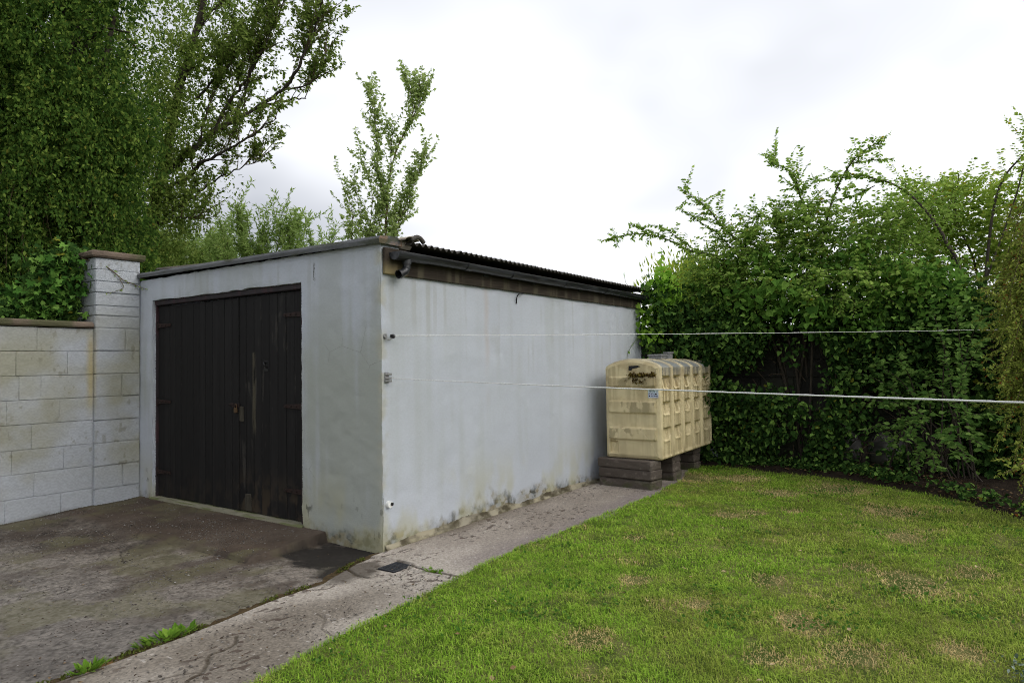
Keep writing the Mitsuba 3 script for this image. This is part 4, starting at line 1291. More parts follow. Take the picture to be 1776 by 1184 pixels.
def clump(L, rng, c, n, rad, size, out=(0, 0, 0), droop=0.4, up=0.5, flat=1.0):
    P = np.asarray(c) + rnd(rng, n, 1.0) * np.array([rad, rad, rad * flat])
    A = nrm(rnd(rng, n, 0.7) + np.asarray(out) * 0.6 - UPV * droop)
    N = rnd(rng, n, 0.5) + UPV * up + np.asarray(out) * 0.5
    L.put(P, A, N, size * rng.uniform(0.55, 1.2, n))


def shoots(rng, limb, n, length, up=0.6, wild=0.7, t0=0.15, t1=1.0, bias=(0, 0, 0)):
    """side twigs along a limb"""
    limb = np.asarray(limb)
    out = []
    d = np.linspace(0, 1, len(limb))
    tg = nrm(np.gradient(limb, axis=0))
    for t in rng.uniform(t0, t1, n):
        p = np.array([np.interp(t, d, limb[:, k]) for k in range(3)])
        g_ = np.array([np.interp(t, d, tg[:, k]) for k in range(3)])
        v = nrm(g_ * 0.5 + nrm(rng.normal(0, 1, 3)) * wild + UPV * up * rng.uniform(0.3, 1.2) + np.array(bias))
        l_ = length * rng.uniform(0.5, 1.25)
        bend = rng.normal(0, 0.18, 3) + UPV * 0.10
        s = np.linspace(0, 1, 6)[:, None]
        out.append(p + v * l_ * s + bend * l_ * s * s)
    return out


def ell_points(rng, ells, n, lo=0.55):
    """points biased to the outside of a set of ellipsoids (cx, cy, cz, rx, ry, rz), with their outward directions"""
    e = np.array(ells, float)
    w = np.cbrt(e[:, 3] * e[:, 4] * e[:, 5]) ** 2
    k = rng.choice(len(e), n, p=w / w.sum())
    d = nrm(rnd(rng, n))
    r = (lo ** 3 + (1 - lo ** 3) * rng.random(n)) ** (1 / 3)
    return e[k, :3] + d * r[:, None] * e[k, 3:], d


# ------------------------------------------------------------------ weeping birch behind the boundary wall
rng = R_(101)
BI = 'birch_tree'
tr = smoothline([(-7.55, 0.40, -0.1), (-7.50, 0.39, 2.2), (-7.45, 0.38, 3.1), (-7.12, 0.56, 4.8), (-6.95, 0.62, 6.2), (-6.9, 0.7, 8.2)], 6)
add(BI + '__trunk', tube(tr, np.linspace(0.14, 0.05, len(tr)), 10), 'm_bark', smooth=True)
tr2 = smoothline([(-7.3, 0.47, 4.0), (-6.98, 0.66, 4.6), (-6.7, 0.8, 5.4), (-6.3, 0.9, 6.6)], 6)
add(BI + '__branch', tube(tr2, np.linspace(0.075, 0.03, len(tr2)), 8), 'm_bark', smooth=True)
mb, L = MB(), Leaves()
for k in range(22):
    z = rng.uniform(4.2, 8.0)
    a = rng.uniform(0, 2 * np.pi)
    r = rng.uniform(0.6, 1.3)
    p0 = np.array([np.interp(z, tr[:, 2], tr[:, 0]), np.interp(z, tr[:, 2], tr[:, 1]), z])
    br = smoothline([p0, p0 + [0.5 * r * math.cos(a), 0.5 * r * math.sin(a), 0.35], p0 + [r * math.cos(a), r * math.sin(a), 0.2]], 5)
    add(BI + '__branch', tube(br, np.linspace(0.035, 0.010, len(br)), 6), 'm_bark', smooth=True)
# curtains of hanging twigs; the crown's edge stands where the photograph's does
for k in range(5600):
    a = rng.uniform(0, 2 * np.pi)
    r = math.sqrt(rng.random())
    x, y = -7.48 + 1.90 * r * math.cos(a), 0.36 + 1.45 * r * math.sin(a)
    ztop = 2.9 + 5.4 * rng.random() ** 0.9 - 0.3 * r
    ln = rng.uniform(0.7, 1.9)
    if rng.random() < 0.35 and r > 0.6:
        ztop = rng.uniform(3.6, 5.6)
    if k % 4 == 0:
        ztop = rng.uniform(2.9, 4.3)
    zb = max(ztop - ln, 1.55 + 0.6 * rng.random())
    if meshkit.fbm(np.array([[x * 1.3, y * 1.3, ztop * 0.45]]), 3, 9)[0] < 0.36:
        continue
    if r > 0.45 + 0.95 * meshkit.fbm(np.array([[math.cos(a) * 2.2 + 5, math.sin(a) * 2.2, ztop * 0.75]]), 3, 19)[0]:
        continue
    s = np.linspace(0, 1, 7)[:, None]
    sw = rng.normal(0, 0.07, 2)
    out = np.array([math.cos(a), math.sin(a)]) * 0.25 * r
    line = np.hstack([np.array([x, y]) + out * (1 - (1 - s) ** 2) + sw * np.sin(s * 3), ztop + (zb - ztop) * s ** 0.85])
    if k % 8 == 0 and zb > 2.6:
        mb.put(*tube(line, np.linspace(0.003, 0.001, 7), 3, cap=False))
    d = max(ztop - zb, 0.3)
    n = int(d / 0.0138)
    nc = n // 6 + 1
    which = rng.integers(0, nc, n)
    t = np.clip(rng.random(nc)[which] + rng.normal(0, 0.02, n), 0, 1)
    p = np.stack([np.interp(t, s[:, 0], line[:, q]) for q in range(3)], -1) + rnd(rng, nc, 0.075)[which] + rnd(rng, n, 0.032)
    A = rnd(rng, n, 0.5) - UPV * 0.75
    N = rnd(rng, n, 0.9) + np.array([0.25, -0.15, 0.35])
    hole = meshkit.fbm(p * [1.5, 1.5, 1.0] + 3.0, 3, 77) + 0.25 * (meshkit.noise(p * 5.5, 5) - 0.5)
    kp = hole > 0.40 - 0.10 * sst(3.9, 2.9, p[:, 2])
    L.put(p[kp], A[kp], N[kp], 0.064 * rng.uniform(0.6, 1.2, kp.sum()))
mb.add(BI + '__twigs', 'm_twig')
labels[BI + '__twigs'] = {'kind': 'stuff'}
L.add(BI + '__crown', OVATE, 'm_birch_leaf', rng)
labels[BI + '__crown'] = {'kind': 'stuff'}
tag(BI, 'dense weeping birch tree hanging over the boundary wall at far left', 'tree')

# ------------------------------------------------------------------ poplar with leaning limbs
rng = R_(111)
PO = 'poplar_tree'
trunk = smoothline([(-9.2, 2.86, -0.1), (-9.15, 2.88, 2.0), (-9.1, 2.88, 3.35), (-8.99, 2.91, 4.67), (-8.73, 3.04, 5.88), (-8.51, 3.15, 6.98), (-8.15, 3.34, 8.3), (-7.93, 3.45, 9.4)], 6)
add(PO + '__trunk', tube(trunk, np.linspace(0.15, 0.035, len(trunk)), 10), 'm_bark', smooth=True)
limbs = [
    ([(-8.80, 3.02, 5.22), (-8.53, 3.19, 5.52), (-8.28, 3.36, 5.76), (-8.02, 3.52, 6.0), (-7.76, 3.7, 6.16), (-7.39, 3.94, 6.38), (-6.93, 4.26, 6.56), (-6.56, 4.51, 6.6)], 0.11, 0.016, 15, 0.55),
    ([(-8.02, 3.52, 6.0), (-7.75, 3.66, 6.52), (-7.29, 3.75, 6.93), (-6.88, 3.78, 7.35), (-6.62, 3.82, 7.9)], 0.055, 0.012, 20, 0.6),
    ([(-7.39, 3.94, 6.38), (-6.68, 4.07, 6.66), (-6.16, 4.05, 7.0), (-5.82, 4.05, 7.43), (-5.50, 4.02, 7.84), (-5.35, 4.0, 8.3)], 0.055, 0.012, 34, 0.50),
    ([(-8.85, 3.0, 4.9), (-8.43, 3.28, 5.16), (-8.1, 3.26, 5.31), (-7.51, 3.42, 5.49), (-6.97, 3.54, 5.65), (-6.36, 3.7, 5.94)], 0.07, 0.012, 24, 0.5),
    ([(-8.67, 3.05, 6.76), (-8.41, 3.21, 7.11), (-8.32, 3.5, 7.45), (-8.21, 3.8, 7.88), (-8.0, 3.9, 8.4)], 0.05, 0.012, 12, 0.5),
    ([(-8.55, 3.12, 7.09), (-8.3, 3.26, 7.69), (-8.11, 3.38, 8.13), (-7.83, 3.56, 8.46), (-7.5, 3.78, 8.73)], 0.06, 0.015, 14, 0.55),
    ([(-9.0, 2.92, 4.2), (-8.82, 3.04, 4.44), (-8.44, 3.28, 4.71), (-8.12, 3.5, 4.98), (-7.61, 3.6, 5.16), (-7.25, 3.84, 5.33), (-7.02, 3.99, 5.51)], 0.045, 0.006, 20, 0.38),
    ([(-9.05, 2.92, 4.18), (-8.53, 3.0, 4.31), (-8.2, 3.10, 4.28), (-7.94, 3.16, 4.24)], 0.03, 0.006, 10, 0.4),
    ([(-7.76, 3.7, 6.16), (-7.4, 3.75, 6.65), (-7.0, 3.7, 7.15), (-6.55, 3.75, 7.6), (-6.2, 3.8, 8.2)], 0.04, 0.008, 20, 0.5),
    ([(-8.28, 3.36, 5.76), (-8.1, 3.4, 6.3), (-7.95, 3.5, 6.8), (-7.85, 3.5, 7.25)], 0.035, 0.008, 14, 0.45),
    ([(-8.3, 3.3, 6.6), (-7.9, 3.5, 7.0), (-7.6, 3.6, 7.2), (-7.35, 3.7, 7.6)], 0.04, 0.010, 10, 0.45),
    ([(-6.68, 4.07, 6.66), (-6.2, 4.2, 6.65), (-5.9, 4.3, 6.85), (-5.7, 4.3, 7.2)], 0.03, 0.006, 16, 0.4),
]
L, tw = Leaves(), MB()
for pts, r0, r1, n, ln in limbs:
    ln2 = smoothline(pts, 6)
    ln2[1:-1] += rng.normal(0, 0.012, (len(ln2) - 2, 3))
    add(PO + '__branch', tube(ln2, np.linspace(r0 * 0.68, r1 * 0.7, len(ln2)) * (1 + 0.12 * np.sin(np.arange(len(ln2)) * 2.1)), 7), 'm_bark', smooth=True)
    for s in shoots(rng, ln2, n, ln * 1.35, up=0.9, wild=0.6, t0=0.25, bias=(0.10, 0.05, 0)):
        tw.put(*tube(s, np.linspace(0.010, 0.003, len(s)), 4, cap=False))
        full = rng.random() > 0.25
        for s2 in shoots(rng, s, 7 if full else 3, ln * 0.5, up=0.5, wild=0.7, t0=0.3):
            tw.put(*tube(s2, np.linspace(0.005, 0.002, len(s2)), 3, cap=False))
            twig_leaves(L, rng, s2, 0.018 if full else 0.05, 0.082, droop=0.35, spread=0.9, start=0.1)
        twig_leaves(L, rng, s, 0.04, 0.062, droop=0.35, start=0.45)
for c, n, r in (((-8.9, 3.1, 4.9), 900, 0.40), ((-9.0, 3.0, 4.2), 1100, 0.38), ((-8.55, 3.2, 4.35), 650, 0.28), ((-8.95, 2.95, 5.6), 900, 0.36), ((-8.8, 3.1, 6.4), 700, 0.36), ((-8.7, 3.0, 7.3), 800, 0.42),
                ((-8.4, 3.2, 8.2), 900, 0.50), ((-9.3, 2.8, 6.5), 1200, 0.6), ((-9.4, 2.8, 8.0), 1200, 0.7), ((-9.3, 2.8, 3.6), 900, 0.4), ((-7.7, 3.7, 7.6), 500, 0.35), ((-7.1, 3.8, 7.9), 420, 0.30), ((-8.9, 3.0, 3.7), 600, 0.25), ((-8.45, 2.75, 5.7), 600, 0.26), ((-8.30, 2.85, 6.5), 700, 0.28), ((-8.05, 2.95, 7.3), 600, 0.28), ((-8.55, 2.7, 5.0), 600, 0.25)):
    for k in range(n // 17):
        clump(L, rng, np.array(c) + rnd(rng, 1, r)[0], 30, 0.11, 0.078, droop=0.5, up=0.3)
tw.add(PO + '__twigs', 'm_twig')
labels[PO + '__twigs'] = {'kind': 'stuff'}
L.add(PO + '__crown', OVATE, 'm_poplar_leaf', rng)
labels[PO + '__crown'] = {'kind': 'stuff'}
tag(PO, 'open-crowned poplar tree with dark bare limbs leaning right against the sky', 'tree')

# ------------------------------------------------------------------ willow bushes beyond the garage
rng = R_(121)


def bush(key, base, tops, nshoot, leaf, tpl, size, spacing, lab, cat='bush', stem='m_twig', ln=0.5, up=0.9, droop=0.1, group=None):
    L, st = Leaves(), MB()
    for t in tops:
        t = np.array(t, float)
        b = np.array(base, float) + rng.normal(0, 0.15, 3) * [1, 1, 0]
        m_ = (b + t) / 2 + rng.normal(0, 0.12, 3)
        l_ = smoothline([b, m_, t], 6)
        add(key + '__stem', tube(l_, np.linspace(0.022, 0.004, len(l_)), 5), stem, smooth=True)
        for s in shoots(rng, l_, nshoot, ln, up=up, wild=0.65, t0=0.25):
            st.put(*tube(s, np.linspace(0.005, 0.0015, len(s)), 3, cap=False))
            twig_leaves(L, rng, s, spacing, size, droop=droop, spread=0.75, start=0.05)
        twig_leaves(L, rng, l_, spacing * 1.5, size, droop=droop, start=0.5)
    st.add(key + '__twigs', stem)
    labels[key + '__twigs'] = {'kind': 'stuff'}
    L.add(key + '__crown', tpl, leaf, rng)
    labels[key + '__crown'] = {'kind': 'stuff'}
    tag(key, lab, cat, group)
    return L


tops = [(-12.3 + rng.uniform(-.5, .5), 4.6 + rng.uniform(-.6, .6), rng.uniform(3.9, 4.7)) for _ in range(12)] + [(-11.3 + rng.uniform(-.4, .4), 5.0 + rng.uniform(-.5, .5), rng.uniform(3.9, 4.75)) for _ in range(9)] + \
       [(-10.6 + rng.uniform(-.3, .2), 5.4 + rng.uniform(-.4, .4), rng.uniform(3.6, 4.35)) for _ in range(7)]
bush('willow_bush', (-11.4, 4.9, 0), tops, 60, 'm_willow_leaf', LANCE, 0.13, 0.016, 'pale green willow bush directly right of the pillar, behind the garage', ln=0.6)
tops = [(-9.15 + rng.uniform(-.35, .3), 5.2 + rng.uniform(-.4, .4), z) for z in (5.15, 4.9, 4.6, 4.7, 4.4, 4.3)] + [(-8.5 + rng.uniform(-.35, .35), 5.7 + rng.uniform(-.4, .4), z) for z in (4.8, 4.7, 4.75, 4.4, 4.5)] + \
       [(-9.7 + rng.uniform(-.3, .3), 5.0 + rng.uniform(-.4, .4), z) for z in (4.4, 4.2, 4.0, 4.0)] + [(-8.0 + rng.uniform(-.3, .3), 6.0 + rng.uniform(-.3, .3), z) for z in (4.35, 4.2, 4.15)]
bush('willow_bush_001', (-8.9, 5.4, 0), tops, 46, 'm_willow_leaf', LANCE, 0.13, 0.017, 'feathery pale willow bush rising above the middle of the garage front', ln=0.55)

# ------------------------------------------------------------------ young poplar behind the garage roof
rng = R_(131)
SP = 'poplar_sapling'
o, k_ = CAM, 12.6 / 11.0


def push(pts, k=k_):
    q = [o + (np.array(p) - o) * k for p in pts]
    return [(v[0], v[1], 3.9 + (v[2] - 3.9) * 0.955) for v in q]


root = np.array([-5.05, 5.05, 0.0])
stems = [
    (push([(-3.97, 3.99, 3.0), (-3.96, 4.0, 3.54), (-3.91, 4.0, 4.21), (-3.85, 4.03, 4.68), (-3.75, 4.08, 5.05), (-3.54, 4.21, 5.61), (-3.43, 4.25, 6.02), (-3.42, 4.26, 6.22)]), 0.030, 30),
    (push([(-3.94, 4.0, 4.10), (-4.0, 3.9, 4.6), (-4.03, 3.9, 5.1), (-4.05, 3.86, 5.6), (-4.12, 3.8, 6.05)]), 0.015, 28),
    (push([(-3.85, 4.03, 4.70), (-3.86, 4.05, 5.1), (-3.80, 4.1, 5.55)]), 0.010, 8),
    (push([(-3.54, 4.21, 5.61), (-3.56, 4.2, 5.95), (-3.63, 4.14, 6.30)]), 0.009, 11),
    (push([(-4.42, 3.69, 3.2), (-4.41, 3.69, 3.55), (-4.39, 3.68, 4.02), (-4.50, 3.56, 4.48)]), 0.010, 14),
    (push([(-4.20, 3.85, 3.2), (-4.18, 3.85, 3.54), (-4.12, 3.86, 4.31), (-4.25, 3.74, 4.95)]), 0.011, 17),
    (push([(-3.90, 4.06, 3.2), (-3.87, 4.06, 3.54), (-3.66, 4.18, 4.11), (-3.46, 4.3, 4.70), (-3.40, 4.35, 5.04)]), 0.013, 28),
    (push([(-4.15, 3.87, 3.2), (-4.14, 3.87, 3.54), (-4.03, 3.91, 4.3), (-4.10, 3.82, 4.95)]), 0.010, 15),
    (push([(-3.86, 4.05, 3.4), (-3.78, 4.12, 3.9), (-3.70, 4.2, 4.3)]), 0.010, 12),
    (push([(-4.05, 3.93, 3.3), (-3.98, 3.97, 4.0), (-3.98, 3.95, 4.5)]), 0.009, 18),
    (push([(-3.85, 4.1, 3.3), (-3.68, 4.2, 3.9), (-3.58, 4.25, 4.55)]), 0.009, 18),
    (push([(-4.3, 3.78, 3.3), (-4.28, 3.75, 3.9), (-4.34, 3.68, 4.5)]), 0.008, 14),
    (push([(-3.66, 4.14, 5.3), (-3.50, 4.24, 5.65), (-3.36, 4.3, 5.95)]), 0.007, 12),
]
L, tw = Leaves(), MB()
for q, (pts, r0, n) in enumerate(stems):
    if pts[0][2] < 4:
        pts = [tuple(root + rng.normal(0, 0.12, 3) * [1, 1, 0])] + pts
    l_ = smoothline(pts, 6)
    add(SP + ('__trunk' if q == 0 else '__stem'), tube(l_, np.linspace(r0, 0.004, len(l_)), 6), 'm_twig', smooth=True)
    for s in shoots(rng, l_, int(n * 2.0), 0.36, up=0.80, wild=0.58, t0=0.20 if pts[0][2] < 0.5 else 0.15):
        tw.put(*tube(s, np.linspace(0.004, 0.0015, len(s)), 3, cap=False))
        twig_leaves(L, rng, s, 0.019, 0.080, droop=0.45, spread=0.8, start=0.08)
tw.add(SP + '__twigs', 'm_twig')
L.add(SP + '__crown', OVATE, 'm_sapling_leaf', rng)
for s in ('__twigs', '__crown'):
    labels[SP + s] = {'kind': 'stuff'}
tag(SP, 'slender young poplar with light green leaves rising behind the garage roof', 'tree')

# ------------------------------------------------------------------ ivy by the pillar, on top of the boundary wall
rng = R_(141)
IV = 'pillar_ivy'
L = Leaves()
for c, n in zip(*ell_points(rng, [(-4.08, -0.70, 2.42, 0.22, 0.28, 0.34), (-4.05, -0.58, 2.62, 0.20, 0.16, 0.20), (-4.15, -0.95, 2.15, 0.22, 0.40, 0.20), (-4.10, -0.66, 2.16, 0.2, 0.2, 0.2)], 150, 0.6)):
    clump(L, rng, c, 9, 0.055, 0.085, out=(0.7, -0.5, 0.1), droop=0.6, up=0.4)
tot = L.count()
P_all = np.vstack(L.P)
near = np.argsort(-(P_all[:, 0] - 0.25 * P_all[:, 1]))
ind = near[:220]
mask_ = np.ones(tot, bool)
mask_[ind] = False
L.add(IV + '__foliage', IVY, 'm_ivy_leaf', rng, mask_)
labels[IV + '__foliage'] = {'kind': 'stuff'}
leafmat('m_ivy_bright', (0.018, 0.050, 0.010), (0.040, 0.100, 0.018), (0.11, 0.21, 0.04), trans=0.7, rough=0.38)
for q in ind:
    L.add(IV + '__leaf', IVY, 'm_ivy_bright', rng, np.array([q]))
L = Leaves()
for y in np.arange(-2.6, -0.5, 0.035):
    c = np.array([-3.98 + rng.normal(0, 0.06), y, 1.99 + abs(rng.normal(0, 0.06)) * (1 + 1.5 * (y > -1.2))])
    clump(L, rng, c, 9, 0.05, 0.055, out=(0.6, -0.4, 0.3), droop=0.2, up=0.7)
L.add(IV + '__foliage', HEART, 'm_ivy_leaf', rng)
labels[IV + '__foliage_001'] = {'kind': 'stuff'}
st = smoothline([(-3.95, -0.52, 2.66), (-3.78, -0.40, 2.60), (-3.725, -0.30, 2.52), (-3.722, -0.20, 2.44), (-3.720, -0.08, 2.40), (-3.69, 0.0 - 0.03, 2.37), (-3.60, -0.018, 2.35)], 5)
add(IV + '__stem', tube(st, np.linspace(0.007, 0.003, len(st)), 6), 'm_twig', smooth=True)
L = Leaves()
twig_leaves(L, rng, st, 0.035, 0.042, droop=0.1, start=0.2)
st2 = smoothline([(-3.72, -0.24, 2.45), (-3.715, -0.20, 2.36), (-3.715, -0.28, 2.31), (-3.715, -0.38, 2.28)], 5)
add(IV + '__stem', tube(st2, np.linspace(0.004, 0.002, len(st2)), 5), 'm_twig', smooth=True)
twig_leaves(L, rng, st2, 0.045, 0.04, start=0.2)
for q in range(L.count()):
    L.add(IV + '__leaf', ELLIP, 'm_sapling_leaf', rng, np.array([q]))
tag(IV, 'bright green ivy climbing over the boundary wall against the pillar', 'ivy')

# ------------------------------------------------------------------ ivy covering the back wall and the garage's far end
rng = R_(151)
IH = 'wall_ivy'
L = Leaves()
for k in range(2300):
    x, z = rng.uniform(0.05, 3.3), rng.uniform(0.05, 2.15)
    if meshkit.fbm(np.array([[x * 1.6, 3.0, z * 1.6]]), 3, 4)[0] < 0.42 + 0.02 * (x > 1.2) + 0.08 * (x > 2.1) * (0.35 < z < 1.75):
        continue
    if z < 0.62 and rng.random() < 0.9 and abs(x - 2.72) < 0.27:
        continue
    bulge = 0.55 * meshkit.fbm(np.array([[x * 1.1, 0, z * 1.1]]), 3, 6)[0] + 0.10 * (z > 1.5)
    y = 5.93 - bulge - rng.random() * 0.12
    clump(L, rng, (x, y, z), 9, 0.075, 0.066, out=(0.1, -0.8, 0.15), droop=0.6, up=0.45)
for c, n in zip(*ell_points(rng, [(0.30, 5.25, 1.75, 0.34, 0.40, 0.62), (0.25, 5.2, 2.25, 0.30, 0.35, 0.32), (0.55, 5.5, 1.3, 0.40, 0.3, 0.8), (0.75, 5.6, 2.2, 0.45, 0.30, 0.40), (1.1, 5.7, 2.15, 0.5, 0.3, 0.35)], 420, 0.72)):
    clump(L, rng, c, 10, 0.07, 0.080, out=(0.2 * n[0], -0.6, 0.3), droop=0.5, up=0.5)
for c, n in zip(*ell_points(rng, [(1.6, 6.0, 2.1, 1.0, 0.35, 0.35), (2.7, 6.05, 2.05, 0.8, 0.35, 0.30), (3.6, 6.0, 2.0, 0.7, 0.4, 0.25)], 330, 0.6)):
    clump(L, rng, c, 10, 0.08, 0.075, out=(0, -0.5, 0.4), droop=0.5, up=0.5)
for k in range(900):
    x, z = rng.uniform(3.0, 5.2), rng.uniform(0.1, 2.2)
    if meshkit.fbm(np.array([[x * 1.6, 9.0, z * 1.6]]), 3, 4)[0] < 0.40 - 0.12 * (z > 1.7) + 0.16 * (x < 4.4) * (0.3 < z < 1.7):
        continue
    clump(L, rng, (x, 5.92 - 0.25 * rng.random() - 0.25 * (z > 1.6), z), 10, 0.09, 0.075, out=(0.1, -0.8, 0.15), droop=0.6, up=0.45)
tot = L.count()
P_all, S_all = np.vstack(L.P), np.concatenate(L.S)
score = S_all / np.linalg.norm(P_all - CAM, axis=1) - 0.004 * (P_all[:, 1] > 5.62) + 0.0008 * rng.random(tot)
ind = np.argsort(-score)[:299]
mask_ = np.ones(tot, bool)
mask_[ind] = False
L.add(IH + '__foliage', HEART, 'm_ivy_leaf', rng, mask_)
labels[IH + '__foliage'] = {'kind': 'stuff'}
for q in ind:
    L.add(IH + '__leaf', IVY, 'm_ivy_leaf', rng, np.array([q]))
for pts, r in (([(1.05, 5.62, 0.0), (0.95, 5.6, 0.14), (0.72, 5.66, 0.36), (0.55, 5.75, 0.7)], 0.022), ([(2.62, 5.90, 0.0), (2.66, 5.88, 0.4), (2.60, 5.93, 0.8), (2.75, 5.95, 1.3), (2.70, 5.98, 1.9)], 0.045),
               ([(2.2, 5.75, 1.05), (2.45, 5.6, 1.40), (2.66, 5.55, 1.72)], 0.010), ([(1.9, 5.92, 0), (1.85, 5.9, 0.8), (2.0, 5.95, 1.9)], 0.03), ([(2.2, 5.6, 0.75), (2.19, 5.58, 0.9), (2.23, 5.57, 1.02)], 0.004)):
    l_ = smoothline(pts, 6)
    add(IH + '__stem', tube(l_, np.linspace(r, r * 0.5, len(l_)), 7), 'm_bark', smooth=True)
tw = MB()
for k in range(110):
    x, z = rng.uniform(0.3, 4.6), rng.uniform(0.2, 2.5)
    p0 = np.array([x, 5.75, z])
    v = np.array([rng.normal(0, 0.7), -rng.uniform(0.25, 0.8), rng.normal(0.2, 0.6)])
    v *= rng.uniform(0.25, 0.6) / np.linalg.norm(v)
    t_ = np.linspace(0, 1, 6)[:, None]
    tw.put(*tube(p0 + v * t_ + rng.normal(0, 0.05, 3) * t_ * t_ - [0, 0, 0.08] * t_ ** 2, np.linspace(0.004, 0.0015, 6), 4))
tw.add(IH + '__twigs', 'm_twig')
labels[IH + '__twigs'] = {'kind': 'stuff'}
tag(IH, 'dark green ivy covering the back wall behind the oil tank', 'ivy')

# bright climbing shoots on the garage's far corner
rng = R_(161)
VI = 'climbing_vine'
L = Leaves()
for pts in ([(0.30, 5.2, 1.9), (0.27, 5.2, 2.33), (0.29, 5.2, 2.65), (0.25, 5.2, 2.85), (0.26, 5.2, 3.05)], [(0.32, 5.25, 2.0), (0.42, 5.2, 2.45), (0.50, 5.2, 2.62), (0.56, 5.2, 2.70)],
            [(0.2, 5.2, 2.0), (0.10, 5.2, 2.4), (0.13, 5.2, 2.60)], [(0.25, 5.25, 2.1), (0.2, 5.2, 2.5), (0.18, 5.2, 2.75)], [(0.3, 5.25, 2.1), (0.36, 5.2, 2.5), (0.38, 5.2, 2.78)],
            [(0.05, 5.1, 2.42), (-0.10, 5.05, 2.48), (-0.22, 5.05, 2.58), (-0.25, 5.05, 2.68)], [(0.05, 5.0, 1.9), (0.03, 4.75, 1.75), (0.02, 4.55, 1.60), (0.03, 4.50, 1.45)]):
    l_ = smoothline(pts, 6)
    add(VI + '__stem', tube(l_, np.linspace(0.006, 0.002, len(l_)), 5), 'm_green_stem', smooth=True)
    last = pts[-1][1] < 4.9
    twig_leaves(L, rng, l_, 0.11 if pts[0][0] == 0.05 else 0.055, 0.045 if last else 0.085, droop=0.55, spread=1.0, start=0.25)
for c, n in zip(*ell_points(rng, [(0.30, 5.12, 2.42, 0.27, 0.12, 0.28), (0.28, 5.15, 2.68, 0.13, 0.08, 0.15), (0.16, 5.0, 2.0, 0.18, 0.18, 0.3)], 95, 0.4)):
    clump(L, rng, c, 4, 0.05, 0.085, out=(0.1, -0.6, 0.3), droop=0.6)
order = rng.permutation(L.count())
L.add(VI + '__foliage', HEART, 'm_vine_leaf', rng, order[280:])
labels[VI + '__foliage'] = {'kind': 'stuff'}
for q in order[:280]:
    L.add(VI + '__leaf', HEART, 'm_vine_leaf', rng, np.array([q]))
tag(VI, 'lime green climbing vine standing up behind the far end of the garage roof', 'climbing plant')

# ------------------------------------------------------------------ arching elm-like shrub over the wall
rng = R_(171)
EL = 'elm_shrub'
L, tw = Leaves(), MB()
arch = [
    ([(1.9, 6.1, 0.0), (1.6, 5.9, 1.6), (1.34, 5.7, 2.29), (0.96, 5.6, 2.88), (0.55, 5.6, 3.04), (0.12, 5.6, 3.28), (-0.33, 5.6, 3.40), (-0.80, 5.6, 3.36)], 0.028, 26, 0.17),
    ([(0.68, 5.6, 2.99), (0.39, 5.6, 3.22), (0.13, 5.6, 3.43), (-0.10, 5.6, 3.50)], 0.007, 7, 0.14),
    ([(0.20, 5.6, 3.28), (-0.10, 5.6, 3.42), (-0.42, 5.6, 3.56)], 0.005, 3, 0.10),
    ([(1.9, 6.1, 0.0), (1.5, 5.9, 2.4), (1.28, 5.6, 3.0), (0.98, 5.6, 3.36), (0.78, 5.6, 3.64), (0.45, 5.6, 3.94)], 0.024, 26, 0.26),
    ([(1.2, 5.6, 2.9), (0.97, 5.6, 3.2), (0.69, 5.6, 3.44), (0.35, 5.6, 3.70)], 0.009, 12, 0.20),
    ([(2.0, 6.2, 0.0), (1.95, 5.9, 2.0), (1.98, 5.8, 2.72), (2.07, 5.8, 3.25), (1.97, 5.8, 3.73), (1.9, 5.8, 3.98), (1.65, 5.8, 4.16)], 0.026, 40, 0.30),
    ([(2.1, 6.2, 0.0), (2.2, 5.9, 2.4), (2.28, 5.8, 3.15), (2.43, 5.8, 3.66), (2.61, 5.8, 3.97), (2.78, 5.8, 4.12), (3.01, 5.8, 4.22)], 0.022, 20, 0.20),
    ([(2.61, 5.8, 3.97), (2.84, 5.8, 3.98), (3.1, 5.8, 3.95)], 0.006, 5, 0.14),
    ([(3.0, 6.3, 0.0), (3.7, 5.8, 2.2), (3.62, 5.6, 2.82), (3.4, 5.6, 3.26), (3.16, 5.6, 3.54), (2.92, 5.6, 3.68), (2.6, 5.6, 3.80), (2.22, 5.6, 3.77)], 0.026, 26, 0.20),
    ([(2.9, 5.6, 3.60), (2.6, 5.6, 3.50), (2.3, 5.6, 3.50), (2.0, 5.6, 3.42)], 0.007, 16, 0.20),
    ([(1.3, 5.9, 1.6), (1.2, 5.7, 2.6), (1.3, 5.7, 3.1), (1.5, 5.7, 3.5)], 0.014, 20, 0.28),
    ([(1.5, 5.9, 1.6), (1.7, 5.7, 2.6), (1.75, 5.7, 3.0), (1.7, 5.6, 3.45)], 0.014, 22, 0.28),
    ([(2.4, 5.9, 1.8), (2.5, 5.5, 2.5), (2.35, 5.3, 2.55), (2.22, 5.15, 2.30), (2.18, 5.1, 2.12)], 0.010, 16, 0.16),
]
for pts, r0, n, ln in arch:
    l_ = smoothline(pts, 6)
    add(EL + '__stem', tube(l_, np.linspace(r0, 0.003, len(l_)), 6), 'm_bark', smooth=True)
    t0 = 0.5 if pts[0][2] < 1.9 else 0.05
    for s in shoots(rng, l_, n, ln, up=0.25, wild=0.9, t0=t0, bias=(-0.15, -0.1, 0)):
        tw.put(*tube(s, np.linspace(0.003, 0.001, len(s)), 3, cap=False))
        twig_leaves(L, rng, s, 0.015, 0.060, droop=0.25, spread=0.95, planar=True, start=0.05)
    twig_leaves(L, rng, l_, 0.013, 0.060, droop=0.3, spread=1.0, start=t0)
